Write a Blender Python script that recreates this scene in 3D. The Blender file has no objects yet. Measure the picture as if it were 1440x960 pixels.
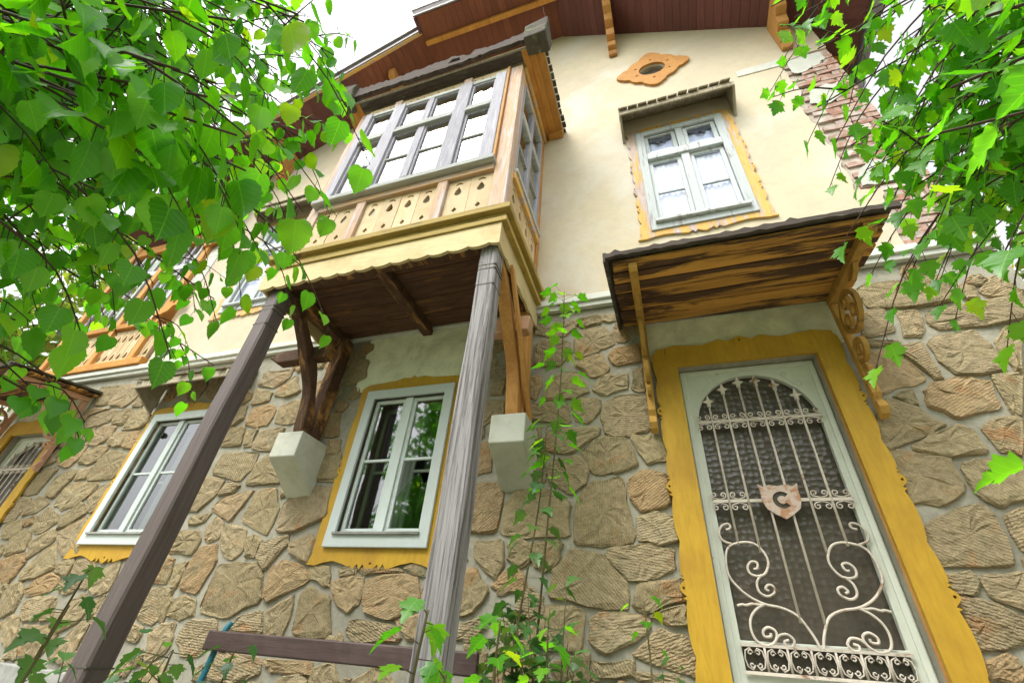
import bpy, math, random
import numpy as np
from mathutils import Vector, Matrix, geometry

random.seed(7)
rng = np.random.default_rng(7)
scene = bpy.context.scene
COL = scene.collection

# ------------------------------------------------------------------ camera, sky, sun, exposure
# house front wall is the plane y = 0, x runs along it, z = 0 is the photographer's eye level
EYE = Vector((0.0, -3.0, 0.0))
cam_data = bpy.data.cameras.new('camera')
cam_data.sensor_width = 36.0
cam_data.lens = 15.5664
cam_data.clip_start = 0.02
cam_data.clip_end = 500.0
cam = bpy.data.objects.new('camera', cam_data)
COL.objects.link(cam)
cam.matrix_world = Matrix(((0.948626, 0.125703, 0.290358, 0.0), (0.307479, -0.58263, -0.752329, -3.0), (0.074602, 0.802958, -0.591349, 0.0), (0, 0, 0, 1)))
scene.camera = cam

SUN_EL, SUN_AZ = math.radians(58), math.radians(205)      # azimuth clockwise from +y
world = bpy.data.worlds.new('World')
scene.world = world
world.use_nodes = True
wn, wl = world.node_tree.nodes, world.node_tree.links
wn.clear()
sky = wn.new('ShaderNodeTexSky'); sky.sky_type = 'NISHITA'; sky.sun_disc = False
sky.sun_elevation = SUN_EL; sky.sun_rotation = SUN_AZ
sky.air_density = 1.0; sky.dust_density = 5.0; sky.ozone_density = 1.0
hs = wn.new('ShaderNodeHueSaturation'); hs.inputs['Saturation'].default_value = 0.08    # thin white overcast
bg = wn.new('ShaderNodeBackground'); bg.inputs['Strength'].default_value = 0.15
wo = wn.new('ShaderNodeOutputWorld')
wl.new(sky.outputs['Color'], hs.inputs['Color']); wl.new(hs.outputs['Color'], bg.inputs['Color'])
wl.new(bg.outputs['Background'], wo.inputs['Surface'])

sun_data = bpy.data.lights.new('sun', 'SUN')
sun_data.energy = 0.5; sun_data.angle = math.radians(20); sun_data.color = (1.0, 0.95, 0.86)
sun = bpy.data.objects.new('sun', sun_data); COL.objects.link(sun)
sd = Vector((math.sin(SUN_AZ) * math.cos(SUN_EL), math.cos(SUN_AZ) * math.cos(SUN_EL), math.sin(SUN_EL)))
sun.rotation_euler = sd.to_track_quat('Z', 'Y').to_euler(); sun.location = (-4, -12, 20)

vs = scene.view_settings
vs.view_transform = 'Standard'; vs.look = 'None'; vs.exposure = 1.55; vs.gamma = 1.0; vs.use_curve_mapping = False

cy = scene.cycles
cy.max_bounces = 6; cy.diffuse_bounces = 4; cy.glossy_bounces = 2; cy.transmission_bounces = 4; cy.transparent_max_bounces = 8

# ------------------------------------------------------------------ helpers
I4 = Matrix.Identity(4)
def wm(o):
    return (wm(o.parent) @ o.matrix_parent_inverse if o.parent else I4) @ o.matrix_basis
def attach(o, parent):
    o.parent = parent
    o.matrix_parent_inverse = wm(parent).inverted()
def tag(o, label=None, cat=None, group=None, kind=None):
    if label: o['label'] = label
    if cat: o['category'] = cat
    if group: o['group'] = group
    if kind: o['kind'] = kind
    return o
def empty(name, loc):
    o = bpy.data.objects.new(name, None); COL.objects.link(o); o.location = loc
    o.empty_display_size = 0.2
    return o
def link_mesh(name, me, parent=None, loc=None, rot=None):
    o = bpy.data.objects.new(name, me); COL.objects.link(o)
    if loc is not None: o.location = loc
    if rot is not None: o.rotation_euler = rot
    if parent: attach(o, parent)
    return o

MAPS = {'xz': lambda u, v, d: (u, d, v), 'yz': lambda u, v, d: (d, u, v), 'xy': lambda u, v, d: (u, v, d)}
class MB:
    def __init__(s): s.v = []; s.f = []
    def add(s, v, f):
        n = len(s.v); s.v += [tuple(p) for p in v]; s.f += [tuple(i + n for i in q) for q in f]; return s
    def box(s, x0, x1, y0, y1, z0, z1):
        v = [(x, y, z) for z in (z0, z1) for y in (y0, y1) for x in (x0, x1)]
        return s.add(v, [(0, 2, 3, 1), (4, 5, 7, 6), (0, 1, 5, 4), (2, 6, 7, 3), (0, 4, 6, 2), (1, 3, 7, 5)])
    def bar(s, p, q, w, h, up=(0, 0, 1)):
        p, q = Vector(p), Vector(q); d = (q - p).normalized(); a = d.cross(Vector(up)).normalized(); b = a.cross(d)
        a *= w / 2; b *= h / 2
        v = [p - a - b, p + a - b, p + a + b, p - a + b, q - a - b, q + a - b, q + a + b, q - a + b]
        return s.add(v, [(0, 3, 2, 1), (4, 5, 6, 7), (0, 1, 5, 4), (1, 2, 6, 5), (2, 3, 7, 6), (3, 0, 4, 7)])
    def tube(s, pts, r, n=6, r1=None):
        pts = [Vector(p) for p in pts]; m = len(pts); r1 = r if r1 is None else r1
        V = []; F = []; a = None
        for i, p in enumerate(pts):
            t = (pts[min(i + 1, m - 1)] - pts[max(i - 1, 0)]).normalized()
            if a is None:
                a = t.cross(Vector((0.31, 0.52, 0.79))).normalized()
            a = (a - t * a.dot(t)).normalized(); b = t.cross(a); rr = r + (r1 - r) * i / (m - 1)
            for k in range(n):
                an = 2 * math.pi * k / n; V.append(p + (a * math.cos(an) + b * math.sin(an)) * rr)
        for i in range(m - 1):
            for k in range(n):
                k2 = (k + 1) % n; F.append((i * n + k, i * n + k2, (i + 1) * n + k2, (i + 1) * n + k))
        F.append(tuple(range(n - 1, -1, -1))); F.append(tuple((m - 1) * n + k for k in range(n)))
        return s.add(V, F)
    def plate(s, outer, holes, d0, d1, mp='xz'):
        m = MAPS[mp]; loops = [outer] + list(holes)
        tri = geometry.tessellate_polygon([[Vector((u, v, 0)) for u, v in L] for L in loops])
        fl = [p for L in loops for p in L]; n = len(fl)
        V = [m(u, v, d0) for u, v in fl] + [m(u, v, d1) for u, v in fl]
        F = [tuple(t) for t in tri] + [tuple(i + n for i in reversed(t)) for t in tri]
        k = 0
        for L in loops:
            c = len(L)
            for i in range(c):
                j = (i + 1) % c; F.append((k + i, k + j, n + k + j, n + k + i))
            k += c
        return s.add(V, F)
    def mesh(s, name, mat, smooth=False):
        me = bpy.data.meshes.new(name); me.from_pydata(s.v, [], s.f); me.validate()
        import bmesh
        bm = bmesh.new(); bm.from_mesh(me); bmesh.ops.recalc_face_normals(bm, faces=bm.faces); bm.to_mesh(me); bm.free()
        if mat: me.materials.append(mat)
        if smooth:
            me.polygons.foreach_set('use_smooth', [True] * len(me.polygons))
        return me
    def build(s, name, mat, parent=None, bevel=0.0, smooth=False):
        o = link_mesh(name, s.mesh(name, mat, smooth), parent)
        if bevel:
            b = o.modifiers.new('bevel', 'BEVEL'); b.width = bevel; b.segments = 2; b.limit_method = 'ANGLE'; b.angle_limit = math.radians(50)
        return o
def B(name, mat, parent, x0, x1, y0, y1, z0, z1, bevel=0.004):
    return MB().box(x0, x1, y0, y1, z0, z1).build(name, mat, parent, bevel)
def circle(cx, cy, r, n=16, ry=None):
    ry = ry or r
    return [(cx + r * math.cos(2 * math.pi * i / n), cy + ry * math.sin(2 * math.pi * i / n)) for i in range(n)]
def rect(x0, x1, z0, z1): return [(x0, z0), (x1, z0), (x1, z1), (x0, z1)]
def smooth_path(pts, k=4):
    P = [Vector(p) for p in pts]; out = []
    for i in range(len(P) - 1):
        a, b, c, d = P[max(i - 1, 0)], P[i], P[i + 1], P[min(i + 2, len(P) - 1)]
        for j in range(k):
            t = j / k
            out.append(0.5 * ((2 * b) + (c - a) * t + (2 * a - 5 * b + 4 * c - d) * t * t + (3 * b - a - 3 * c + d) * t ** 3))
    out.append(P[-1]); return out

# ------------------------------------------------------------------ materials
MT = {}
def new_mat(name):
    m = bpy.data.materials.new(name); m.use_nodes = True
    n = m.node_tree.nodes; n.clear()
    out = n.new('ShaderNodeOutputMaterial'); MT[name] = m
    return m, n, m.node_tree.links, out
def coords(n, l, scale):
    tc = n.new('ShaderNodeTexCoord'); oi = n.new('ShaderNodeObjectInfo')
    mul = n.new('ShaderNodeMath'); mul.operation = 'MULTIPLY'; mul.inputs[1].default_value = 37.0
    l.new(oi.outputs['Random'], mul.inputs[0])
    ad = n.new('ShaderNodeVectorMath'); ad.operation = 'ADD'
    l.new(tc.outputs['Object'], ad.inputs[0]); l.new(mul.outputs[0], ad.inputs[1])
    mp = n.new('ShaderNodeMapping'); mp.inputs['Scale'].default_value = scale
    l.new(ad.outputs[0], mp.inputs['Vector'])
    return mp.outputs['Vector'], ad.outputs[0], oi
def noise(n, l, vec, scale, detail=5, rough=0.6, dist=0.0):
    t = n.new('ShaderNodeTexNoise'); t.inputs['Scale'].default_value = scale; t.inputs['Detail'].default_value = detail
    t.inputs['Roughness'].default_value = rough; t.inputs['Distortion'].default_value = dist
    l.new(vec, t.inputs['Vector']); return t.outputs['Fac']
def ramp(n, l, fac, stops, interp='LINEAR'):
    r = n.new('ShaderNodeValToRGB'); r.color_ramp.interpolation = interp
    e = r.color_ramp.elements
    while len(e) < len(stops): e.new(0.5)
    for q, (p, c) in zip(e, stops):
        q.position = p; q.color = (*c, 1) if len(c) == 3 else c
    l.new(fac, r.inputs['Fac']); return r.outputs['Color']
def mixc(n, l, fac, a, b, mode='MIX'):
    m = n.new('ShaderNodeMix'); m.data_type = 'RGBA'; m.blend_type = mode
    if isinstance(fac, float): m.inputs[0].default_value = fac
    else: l.new(fac, m.inputs[0])
    for sck, x in ((6, a), (7, b)):
        if isinstance(x, tuple): m.inputs[sck].default_value = (*x, 1)
        else: l.new(x, m.inputs[sck])
    return m.outputs[2]
def bump(n, l, h, strength, dist=0.01, prev=None):
    b = n.new('ShaderNodeBump'); b.inputs['Strength'].default_value = strength; b.inputs['Distance'].default_value = dist
    l.new(h, b.inputs['Height'])
    if prev is not None: l.new(prev, b.inputs['Normal'])
    return b.outputs['Normal']
def sc(c, k): return tuple(min(1, x * k) for x in c)

def M_surface(name, base, var=0.3, scale=(1, 1, 1), fine=14.0, rough=0.75, chip=None, chip_lo=0.55, chip_hi=0.62, chip_scale=4.0, stain=None, stain_scale=1.3, bump_s=0.3, spec=0.3):
    """weathered paint, bare wood, plaster, metal: tone variation, chips, stains, fine relief"""
    m, n, l, out = new_mat(name)
    p = n.new('ShaderNodeBsdfPrincipled'); p.inputs['Roughness'].default_value = rough
    p.inputs['Specular IOR Level'].default_value = spec
    v, raw, oi = coords(n, l, scale)
    n1 = noise(n, l, v, fine, 7, 0.65, 0.3)
    col = ramp(n, l, n1, [(0.28, sc(base, 1 - var)), (0.5, base), (0.75, sc(base, 1 + var * 0.7))])
    if stain:
        n3 = noise(n, l, raw, stain_scale, 6, 0.62, 0.5)
        f3 = ramp(n, l, n3, [(0.45, (0, 0, 0)), (0.75, (0.8, 0.8, 0.8))])
        col = mixc(n, l, f3, col, stain)
    nrm = bump(n, l, n1, bump_s, 0.01)
    if chip:
        n2 = noise(n, l, v, chip_scale, 9, 0.68, 0.4)
        f2 = ramp(n, l, n2, [(chip_lo, (0, 0, 0)), (chip_hi, (1, 1, 1))])
        if isinstance(chip[0], tuple):
            cc = ramp(n, l, n1, [(0.3, chip[0]), (0.7, chip[1])])
        else: cc = chip
        col = mixc(n, l, f2, col, cc)
        inv = n.new('ShaderNodeInvert'); l.new(f2, inv.inputs['Color'])
        nrm = bump(n, l, inv.outputs['Color'], min(1, bump_s * 1.4), 0.004, nrm)
    # slight per-piece tone shift
    rr = ramp(n, l, oi.outputs['Random'], [(0.0, (0.86, 0.86, 0.86)), (1.0, (1.1, 1.1, 1.1))])
    col = mixc(n, l, 1.0, col, rr, 'MULTIPLY')
    l.new(col, p.inputs['Base Color']); l.new(nrm, p.inputs['Normal']); l.new(p.outputs[0], out.inputs['Surface'])
    return m

def M_stone():
    m, n, l, out = new_mat('tooled_sandstone')
    p = n.new('ShaderNodeBsdfPrincipled'); p.inputs['Roughness'].default_value = 0.9; p.inputs['Specular IOR Level'].default_value = 0.15
    v, raw, oi = coords(n, l, (1, 1, 1))
    rm = n.new('ShaderNodeMath'); rm.operation = 'MULTIPLY'; rm.inputs[1].default_value = 2.6
    l.new(oi.outputs['Random'], rm.inputs[0])
    ra = n.new('ShaderNodeMath'); ra.operation = 'ADD'; ra.inputs[1].default_value = -0.2
    l.new(rm.outputs[0], ra.inputs[0])
    vr = n.new('ShaderNodeVectorRotate'); vr.rotation_type = 'AXIS_ANGLE'; vr.inputs['Axis'].default_value = (0, 1, 0)
    tc = n.new('ShaderNodeTexCoord')
    l.new(tc.outputs['Object'], vr.inputs['Vector']); l.new(ra.outputs[0], vr.inputs['Angle'])
    w = n.new('ShaderNodeTexWave'); w.wave_type = 'BANDS'; w.bands_direction = 'X'
    w.inputs['Scale'].default_value = 20.0; w.inputs['Distortion'].default_value = 5.0; w.inputs['Detail'].default_value = 3.0
    w.inputs['Detail Scale'].default_value = 2.2
    l.new(vr.outputs[0], w.inputs['Vector'])
    n4 = noise(n, l, raw, 11, 5, 0.65, 0.8); n1 = noise(n, l, raw, 26, 6, 0.7); n2 = noise(n, l, raw, 5, 4, 0.6, 0.6); n3 = noise(n, l, raw, 90, 3, 0.6)
    hue = ramp(n, l, oi.outputs['Random'], [(0.0, (0.255, 0.205, 0.115)), (0.3, (0.30, 0.245, 0.14)), (0.55, (0.275, 0.22, 0.13)), (0.78, (0.32, 0.26, 0.155)), (0.93, (0.33, 0.225, 0.115)), (1.0, (0.265, 0.225, 0.145))])
    tone = ramp(n, l, n1, [(0.25, (0.66, 0.66, 0.64)), (0.52, (1.05, 1.05, 1.05)), (0.8, (1.4, 1.36, 1.28))])
    col = mixc(n, l, 1.0, hue, tone, 'MULTIPLY')
    fo = ramp(n, l, n2, [(0.60, (0, 0, 0)), (0.78, (0.75, 0.75, 0.75))])
    col = mixc(n, l, fo, col, (0.36, 0.155, 0.05))
    fg = ramp(n, l, n2, [(0.24, (0.6, 0.6, 0.6)), (0.42, (0, 0, 0))])
    col = mixc(n, l, fg, col, (0.19, 0.185, 0.12))
    # groove depth differs from stone to stone
    gs = n.new('ShaderNodeMath'); gs.operation = 'MULTIPLY'
    fr = n.new('ShaderNodeMath'); fr.operation = 'FRACT'
    m7 = n.new('ShaderNodeMath'); m7.operation = 'MULTIPLY'; m7.inputs[1].default_value = 7.31
    l.new(oi.outputs['Random'], m7.inputs[0]); l.new(m7.outputs[0], fr.inputs[0])
    l.new(w.outputs['Fac'], gs.inputs[0]); l.new(fr.outputs[0], gs.inputs[1])
    gm = n.new('ShaderNodeMath'); gm.operation = 'MULTIPLY'; l.new(gs.outputs[0], gm.inputs[0]); l.new(n2, gm.inputs[1])
    nr = bump(n, l, gm.outputs[0], 0.65, 0.016)
    nr = bump(n, l, n4, 0.5, 0.025, nr)
    nr = bump(n, l, n1, 0.9, 0.014, nr)
    nr = bump(n, l, n3, 0.5, 0.004, nr)
    l.new(col, p.inputs['Base Color']); l.new(nr, p.inputs['Normal']); l.new(p.outputs[0], out.inputs['Surface'])
    return m

def M_glass(name, tint=(0.9, 0.92, 0.92), ior=1.85, wav=0.02):
    m, n, l, out = new_mat(name)
    g = n.new('ShaderNodeBsdfGlossy'); g.inputs['Roughness'].default_value = 0.03; g.inputs['Color'].default_value = (0.95, 0.97, 1, 1)
    t = n.new('ShaderNodeBsdfTransparent'); t.inputs['Color'].default_value = (*tint, 1)
    fr = n.new('ShaderNodeFresnel'); fr.inputs['IOR'].default_value = ior
    mx = n.new('ShaderNodeMixShader')
    v, raw, oi = coords(n, l, (1, 1, 1))
    nz = noise(n, l, raw, 3.0, 2, 0.5)
    b = bump(n, l, nz, wav, 0.05)
    l.new(b, g.inputs['Normal']); l.new(b, fr.inputs['Normal'])
    ge = n.new('ShaderNodeNewGeometry'); fs = n.new('ShaderNodeMath'); fs.operation = 'SUBTRACT'; fs.inputs[0].default_value = 1.0; l.new(ge.outputs['Backfacing'], fs.inputs[1])   # only the outer face of the pane mirrors
    fm = n.new('ShaderNodeMath'); fm.operation = 'MULTIPLY'; l.new(fr.outputs[0], fm.inputs[0]); l.new(fs.outputs[0], fm.inputs[1])
    l.new(fm.outputs[0], mx.inputs[0]); l.new(t.outputs[0], mx.inputs[1]); l.new(g.outputs[0], mx.inputs[2])
    l.new(mx.outputs[0], out.inputs['Surface'])
    return m

def M_leaf(name, dark, mid, light, trans=0.5, spots=True):
    m, n, l, out = new_mat(name)
    oi = n.new('ShaderNodeObjectInfo'); ge = n.new('ShaderNodeNewGeometry')
    ad = n.new('ShaderNodeMath'); ad.operation = 'ADD'; l.new(oi.outputs['Random'], ad.inputs[0]); l.new(ge.outputs['Random Per Island'], ad.inputs[1])
    fr = n.new('ShaderNodeMath'); fr.operation = 'FRACT'; l.new(ad.outputs[0], fr.inputs[0])
    col = ramp(n, l, fr.outputs[0], [(0.0, dark), (0.5, mid), (0.93, light), (1.0, (light[0] * 1.7, light[1] * 0.95, light[2]))])
    if spots:
        tc = n.new('ShaderNodeTexCoord')
        nz = noise(n, l, tc.outputs['Object'], 5.5, 3, 0.6)
        col = mixc(n, l, ramp(n, l, nz, [(0.70, (0, 0, 0)), (0.74, (0.7, 0.7, 0.7))]), col, (0.16, 0.10, 0.02))
        # paler veins: fan of ribs from the stalk, leaf lies in its own xy plane
        sx = n.new('ShaderNodeSeparateXYZ'); l.new(tc.outputs['Object'], sx.inputs[0])
        def mth(op, a, b=None):
            q = n.new('ShaderNodeMath'); q.operation = op
            for i, w in enumerate((a, b)):
                if w is None: continue
                if isinstance(w, float): q.inputs[i].default_value = w
                else: l.new(w, q.inputs[i])
            return q.outputs[0]
        ax = mth('ABSOLUTE', sx.outputs['X'])
        fr_ = mth('FRACT', mth('MULTIPLY', mth('SUBTRACT', sx.outputs['Y'], mth('MULTIPLY', ax, 0.8)), 6.0))
        vein = ramp(n, l, fr_, [(0.0, (0.4, 0.4, 0.4)), (0.09, (0, 0, 0)), (0.93, (0, 0, 0)), (1.0, (0.4, 0.4, 0.4))])
        col = mixc(n, l, vein, col, sc(light, 1.2))
        col = mixc(n, l, ramp(n, l, ax, [(0.0, (0.6, 0.6, 0.6)), (0.02, (0, 0, 0))]), col, sc(light, 1.3))
    d = n.new('ShaderNodeBsdfDiffuse'); l.new(col, d.inputs['Color'])
    t = n.new('ShaderNodeBsdfTranslucent')
    tcol = mixc(n, l, 1.0, col, (1.75, 1.75, 0.6), 'MULTIPLY'); l.new(tcol, t.inputs['Color'])
    m1 = n.new('ShaderNodeMixShader'); m1.inputs[0].default_value = trans
    l.new(d.outputs[0], m1.inputs[1]); l.new(t.outputs[0], m1.inputs[2])
    g = n.new('ShaderNodeBsdfGlossy'); g.inputs['Roughness'].default_value = 0.42
    m2 = n.new('ShaderNodeMixShader'); m2.inputs[0].default_value = 0.05; l.new(m1.outputs[0], m2.inputs[1]); l.new(g.outputs[0], m2.inputs[2])
    l.new(m2.outputs[0], out.inputs['Surface'])
    return m

STONE = M_stone()
MORTAR = M_surface('grey_mortar', (0.33, 0.315, 0.25), 0.25, fine=22, rough=0.95, stain=(0.22, 0.21, 0.16), stain_scale=2.0, bump_s=0.5, spec=0.1)
PLASTER = M_surface('cream_plaster', (0.52, 0.455, 0.325), 0.08, fine=9, rough=0.95, stain=(0.43, 0.37, 0.295), stain_scale=0.6, bump_s=0.25, spec=0.1,
                    chip=(0.54, 0.505, 0.42), chip_lo=0.5, chip_hi=0.64, chip_scale=0.9)
LINTEL = M_surface('pale_lintel_render', (0.66, 0.68, 0.49), 0.18, fine=7, rough=0.95, stain=(0.30, 0.31, 0.20), stain_scale=3.0, bump_s=0.4, spec=0.1)
BAND = M_surface('white_band_render', (0.56, 0.57, 0.51), 0.12, fine=10, rough=0.9, stain=(0.42, 0.43, 0.36), stain_scale=2.5, bump_s=0.3, spec=0.1)
BRICK = M_surface('old_red_brick', (0.36, 0.20, 0.145), 0.35, fine=20, rough=0.95, chip=(0.52, 0.47, 0.42), chip_lo=0.42, chip_hi=0.62, chip_scale=7, bump_s=0.5, spec=0.1)
BRICKMORTAR = M_surface('pale_lime_mortar', (0.52, 0.46, 0.39), 0.3, fine=18, rough=0.95, bump_s=0.6, spec=0.1, stain=(0.35, 0.29, 0.23), stain_scale=4)
YELLOW = M_surface('ochre_yellow_paint', (0.50, 0.30, 0.022), 0.2, scale=(6, 6, 1), fine=7, rough=0.6, stain=(0.36, 0.19, 0.02), stain_scale=2.6, bump_s=0.25,
                   chip=(0.24, 0.12, 0.03), chip_lo=0.66, chip_hi=0.71, chip_scale=2.2)
YELLOWOLD = M_surface('faded_yellow_wood', (0.60, 0.36, 0.10), 0.2, scale=(7, 7, 1), fine=6, rough=0.75, chip=((0.36, 0.27, 0.22), (0.52, 0.44, 0.42)), chip_lo=0.51, chip_hi=0.57, chip_scale=1.6, bump_s=0.35)
WHITE = M_surface('white_window_paint', (0.52, 0.58, 0.56), 0.06, scale=(5, 5, 1), fine=6, rough=0.55, stain=(0.48, 0.53, 0.48), stain_scale=4.0, bump_s=0.12)
WHITEOLD = M_surface('flaking_white_paint', (0.48, 0.52, 0.52), 0.1, scale=(8, 8, 1), fine=5, rough=0.7, chip=((0.24, 0.22, 0.21), (0.42, 0.40, 0.38)), chip_lo=0.56, chip_hi=0.62, chip_scale=2.0, bump_s=0.3)
IRONWHITE = M_surface('rusty_white_iron', (0.56, 0.50, 0.42), 0.2, fine=16, rough=0.65, chip=((0.16, 0.06, 0.02), (0.34, 0.15, 0.05)), chip_lo=0.57, chip_hi=0.66, chip_scale=9, bump_s=0.25)
DOORWHITE = M_surface('rust_streaked_door_paint', (0.60, 0.63, 0.54), 0.08, fine=9, rough=0.55, chip=((0.22, 0.08, 0.02), (0.42, 0.20, 0.07)), chip_lo=0.67, chip_hi=0.72, chip_scale=7, bump_s=0.2)
LAV_V = M_surface('weathered_lavender_wood', (0.33, 0.32, 0.36), 0.28, scale=(16, 16, 1), fine=5, rough=0.85, chip=((0.44, 0.45, 0.49), (0.52, 0.53, 0.55)), chip_lo=0.50, chip_hi=0.66, chip_scale=1.8, bump_s=0.4)
LAV_H = M_surface('weathered_pale_rail', (0.37, 0.38, 0.36), 0.28, scale=(1, 16, 16), fine=5, rough=0.85, chip=((0.46, 0.48, 0.43), (0.54, 0.56, 0.50)), chip_lo=0.50, chip_hi=0.66, chip_scale=1.8, bump_s=0.4)
POSTWOOD = M_surface('bare_peeling_post_wood', (0.50, 0.34, 0.22), 0.3, scale=(14, 14, 1), fine=5, rough=0.85, chip=((0.46, 0.38, 0.36), (0.60, 0.54, 0.53)), chip_lo=0.48, chip_hi=0.6, chip_scale=1.7, bump_s=0.45)
RAILWOOD = M_surface('bare_peeling_rail_wood', (0.47, 0.30, 0.16), 0.3, scale=(1, 14, 14), fine=5, rough=0.85, chip=((0.30, 0.24, 0.20), (0.48, 0.41, 0.38)), chip_lo=0.5, chip_hi=0.6, chip_scale=1.7, bump_s=0.45)
CREAMBOARD = M_surface('cream_painted_board', (0.56, 0.44, 0.26), 0.14, scale=(7, 7, 1), fine=6, rough=0.75, stain=(0.45, 0.30, 0.13), stain_scale=3, bump_s=0.2)
FASCIA = M_surface('cream_fascia_board', (0.52, 0.42, 0.22), 0.16, scale=(1, 1, 8), fine=6, rough=0.75, stain=(0.36, 0.25, 0.10), stain_scale=3, bump_s=0.3, chip=(0.24, 0.17, 0.09), chip_lo=0.66, chip_hi=0.70, chip_scale=3)
LEDGE = M_surface('greenish_yellow_ledge', (0.38, 0.27, 0.07), 0.3, scale=(1, 1, 12), fine=5, rough=0.8, chip=(0.15, 0.11, 0.06), chip_lo=0.57, chip_hi=0.66, chip_scale=2, bump_s=0.3)
DARKWOOD = M_surface('dark_stained_floor_boards', (0.095, 0.048, 0.028), 0.5, scale=(1, 8, 8), fine=4, rough=0.85, chip=(0.26, 0.12, 0.035), chip_lo=0.58, chip_hi=0.70, chip_scale=1.5, bump_s=0.5)
STRUT = M_surface('dark_worn_strut_wood', (0.085, 0.045, 0.024), 0.5, scale=(8, 2, 2), fine=5, rough=0.85, chip=((0.30, 0.13, 0.035), (0.42, 0.23, 0.08)), chip_lo=0.53, chip_hi=0.64, chip_scale=1.7, bump_s=0.5)
GREYPOST = M_surface('silver_grey_timber', (0.32, 0.305, 0.305), 0.5, scale=(24, 24, 0.7), fine=3.2, rough=0.9, chip=((0.09, 0.08, 0.075), (0.19, 0.175, 0.165)), chip_lo=0.50, chip_hi=0.62, chip_scale=1.5, bump_s=0.7)
BROWNPOST = M_surface('dark_brown_timber', (0.105, 0.082, 0.074), 0.45, scale=(22, 22, 0.8), fine=3.2, rough=0.62, chip=((0.20, 0.14, 0.12), (0.30, 0.22, 0.19)), chip_lo=0.62, chip_hi=0.74, chip_scale=1.4, bump_s=0.6, spec=0.5)
ORANGE = M_surface('orange_stained_wood', (0.50, 0.235, 0.05), 0.25, scale=(5, 1, 5), fine=6, rough=0.75, stain=(0.34, 0.14, 0.03), stain_scale=3, bump_s=0.3)
ORANGEV = M_surface('orange_stained_upright', (0.52, 0.26, 0.07), 0.25, scale=(9, 9, 1), fine=6, rough=0.75, stain=(0.36, 0.15, 0.04), stain_scale=3, bump_s=0.3)
SOFFIT = M_surface('red_brown_soffit_board', (0.20, 0.068, 0.036), 0.22, scale=(9, 1, 9), fine=5, rough=0.7, stain=(0.13, 0.045, 0.03), stain_scale=1.5, bump_s=0.25)
SOFFITDK = M_surface('plum_brown_soffit_board', (0.15, 0.058, 0.052), 0.2, scale=(9, 1, 9), fine=5, rough=0.7, bump_s=0.25)
GREYMETAL = M_surface('grey_sheet_metal', (0.24, 0.22, 0.23), 0.2, fine=8, rough=0.5, bump_s=0.1, stain=(0.13, 0.11, 0.11), stain_scale=3)
SHINGLE = M_surface('weathered_shingle', (0.36, 0.31, 0.21), 0.4, scale=(14, 2, 2), fine=4, rough=0.9, chip=((0.40, 0.36, 0.32), (0.52, 0.46, 0.42)), chip_lo=0.52, chip_hi=0.64, chip_scale=2, bump_s=0.5)
MOSSY = M_surface('mossy_dark_wood', (0.085, 0.075, 0.055), 0.5, fine=10, rough=0.95, chip=((0.09, 0.13, 0.03), (0.20, 0.21, 0.12)), chip_lo=0.54, chip_hi=0.64, chip_scale=6, bump_s=0.7)
RUSTPLATE = M_surface('rust_blushed_plate', (0.55, 0.44, 0.36), 0.15, fine=14, rough=0.65, chip=((0.28, 0.11, 0.04), (0.45, 0.25, 0.14)), chip_lo=0.50, chip_hi=0.60, chip_scale=14, bump_s=0.25)
ROTTEN = M_surface('rotten_dark_gutter_board', (0.075, 0.058, 0.048), 0.5, scale=(1, 6, 6), fine=6, rough=0.95, chip=((0.22, 0.20, 0.19), (0.10, 0.12, 0.05)), chip_lo=0.57, chip_hi=0.66, chip_scale=3, bump_s=0.7)
PEEL = M_surface('peeling_canopy_board', (0.52, 0.27, 0.06), 0.25, scale=(0.55, 5, 5), fine=4, rough=0.85, chip=((0.05, 0.028, 0.016), (0.14, 0.075, 0.04)), chip_lo=0.47, chip_hi=0.52, chip_scale=1.7, bump_s=0.6)
BRACKET = M_surface('ochre_bracket_wood', (0.42, 0.24, 0.05), 0.25, scale=(6, 3, 1.5), fine=6, rough=0.8, chip=(0.17, 0.10, 0.04), chip_lo=0.58, chip_hi=0.68, chip_scale=3, bump_s=0.35)
PINKWOOD = M_surface('bare_pinkish_wood', (0.52, 0.30, 0.19), 0.2, scale=(6, 3, 1.5), fine=6, rough=0.8, bump_s=0.3)
CORBEL = M_surface('pale_painted_corbel', (0.50, 0.51, 0.43), 0.10, fine=6, rough=0.85, stain=(0.34, 0.35, 0.24), stain_scale=5, bump_s=0.35, chip=(0.27, 0.26, 0.21), chip_lo=0.66, chip_hi=0.70, chip_scale=7)
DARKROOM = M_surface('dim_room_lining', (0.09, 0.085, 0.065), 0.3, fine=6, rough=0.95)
CURTAIN = M_surface('white_net_curtain', (0.60, 0.66, 0.82), 0.05, scale=(30, 1, 1), fine=3, rough=0.95, bump_s=0.1)
LACE = M_surface('dark_lace_edge', (0.10, 0.11, 0.14), 0.1, rough=0.9)
TEAL = M_surface('teal_painted_tube', (0.02, 0.16, 0.21), 0.2, rough=0.45)
BENCHWOOD = M_surface('brown_varnished_bench_board', (0.075, 0.048, 0.042), 0.3, scale=(0.8, 9, 9), fine=5, rough=0.5, bump_s=0.25, stain=(0.14, 0.10, 0.09), stain_scale=3)
CONCRETE = M_surface('grey_plinth_concrete', (0.30, 0.30, 0.28), 0.25, fine=18, rough=0.95, stain=(0.15, 0.17, 0.11), stain_scale=3, bump_s=0.5)
GLASS = M_glass('window_glass')
CLEARGLASS = M_glass('clear_pane_glass', (0.98, 0.985, 1.0), 1.5)
GLASSLOW = M_glass('lower_window_glass', (0.72, 0.76, 0.68), 2.2)
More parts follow.
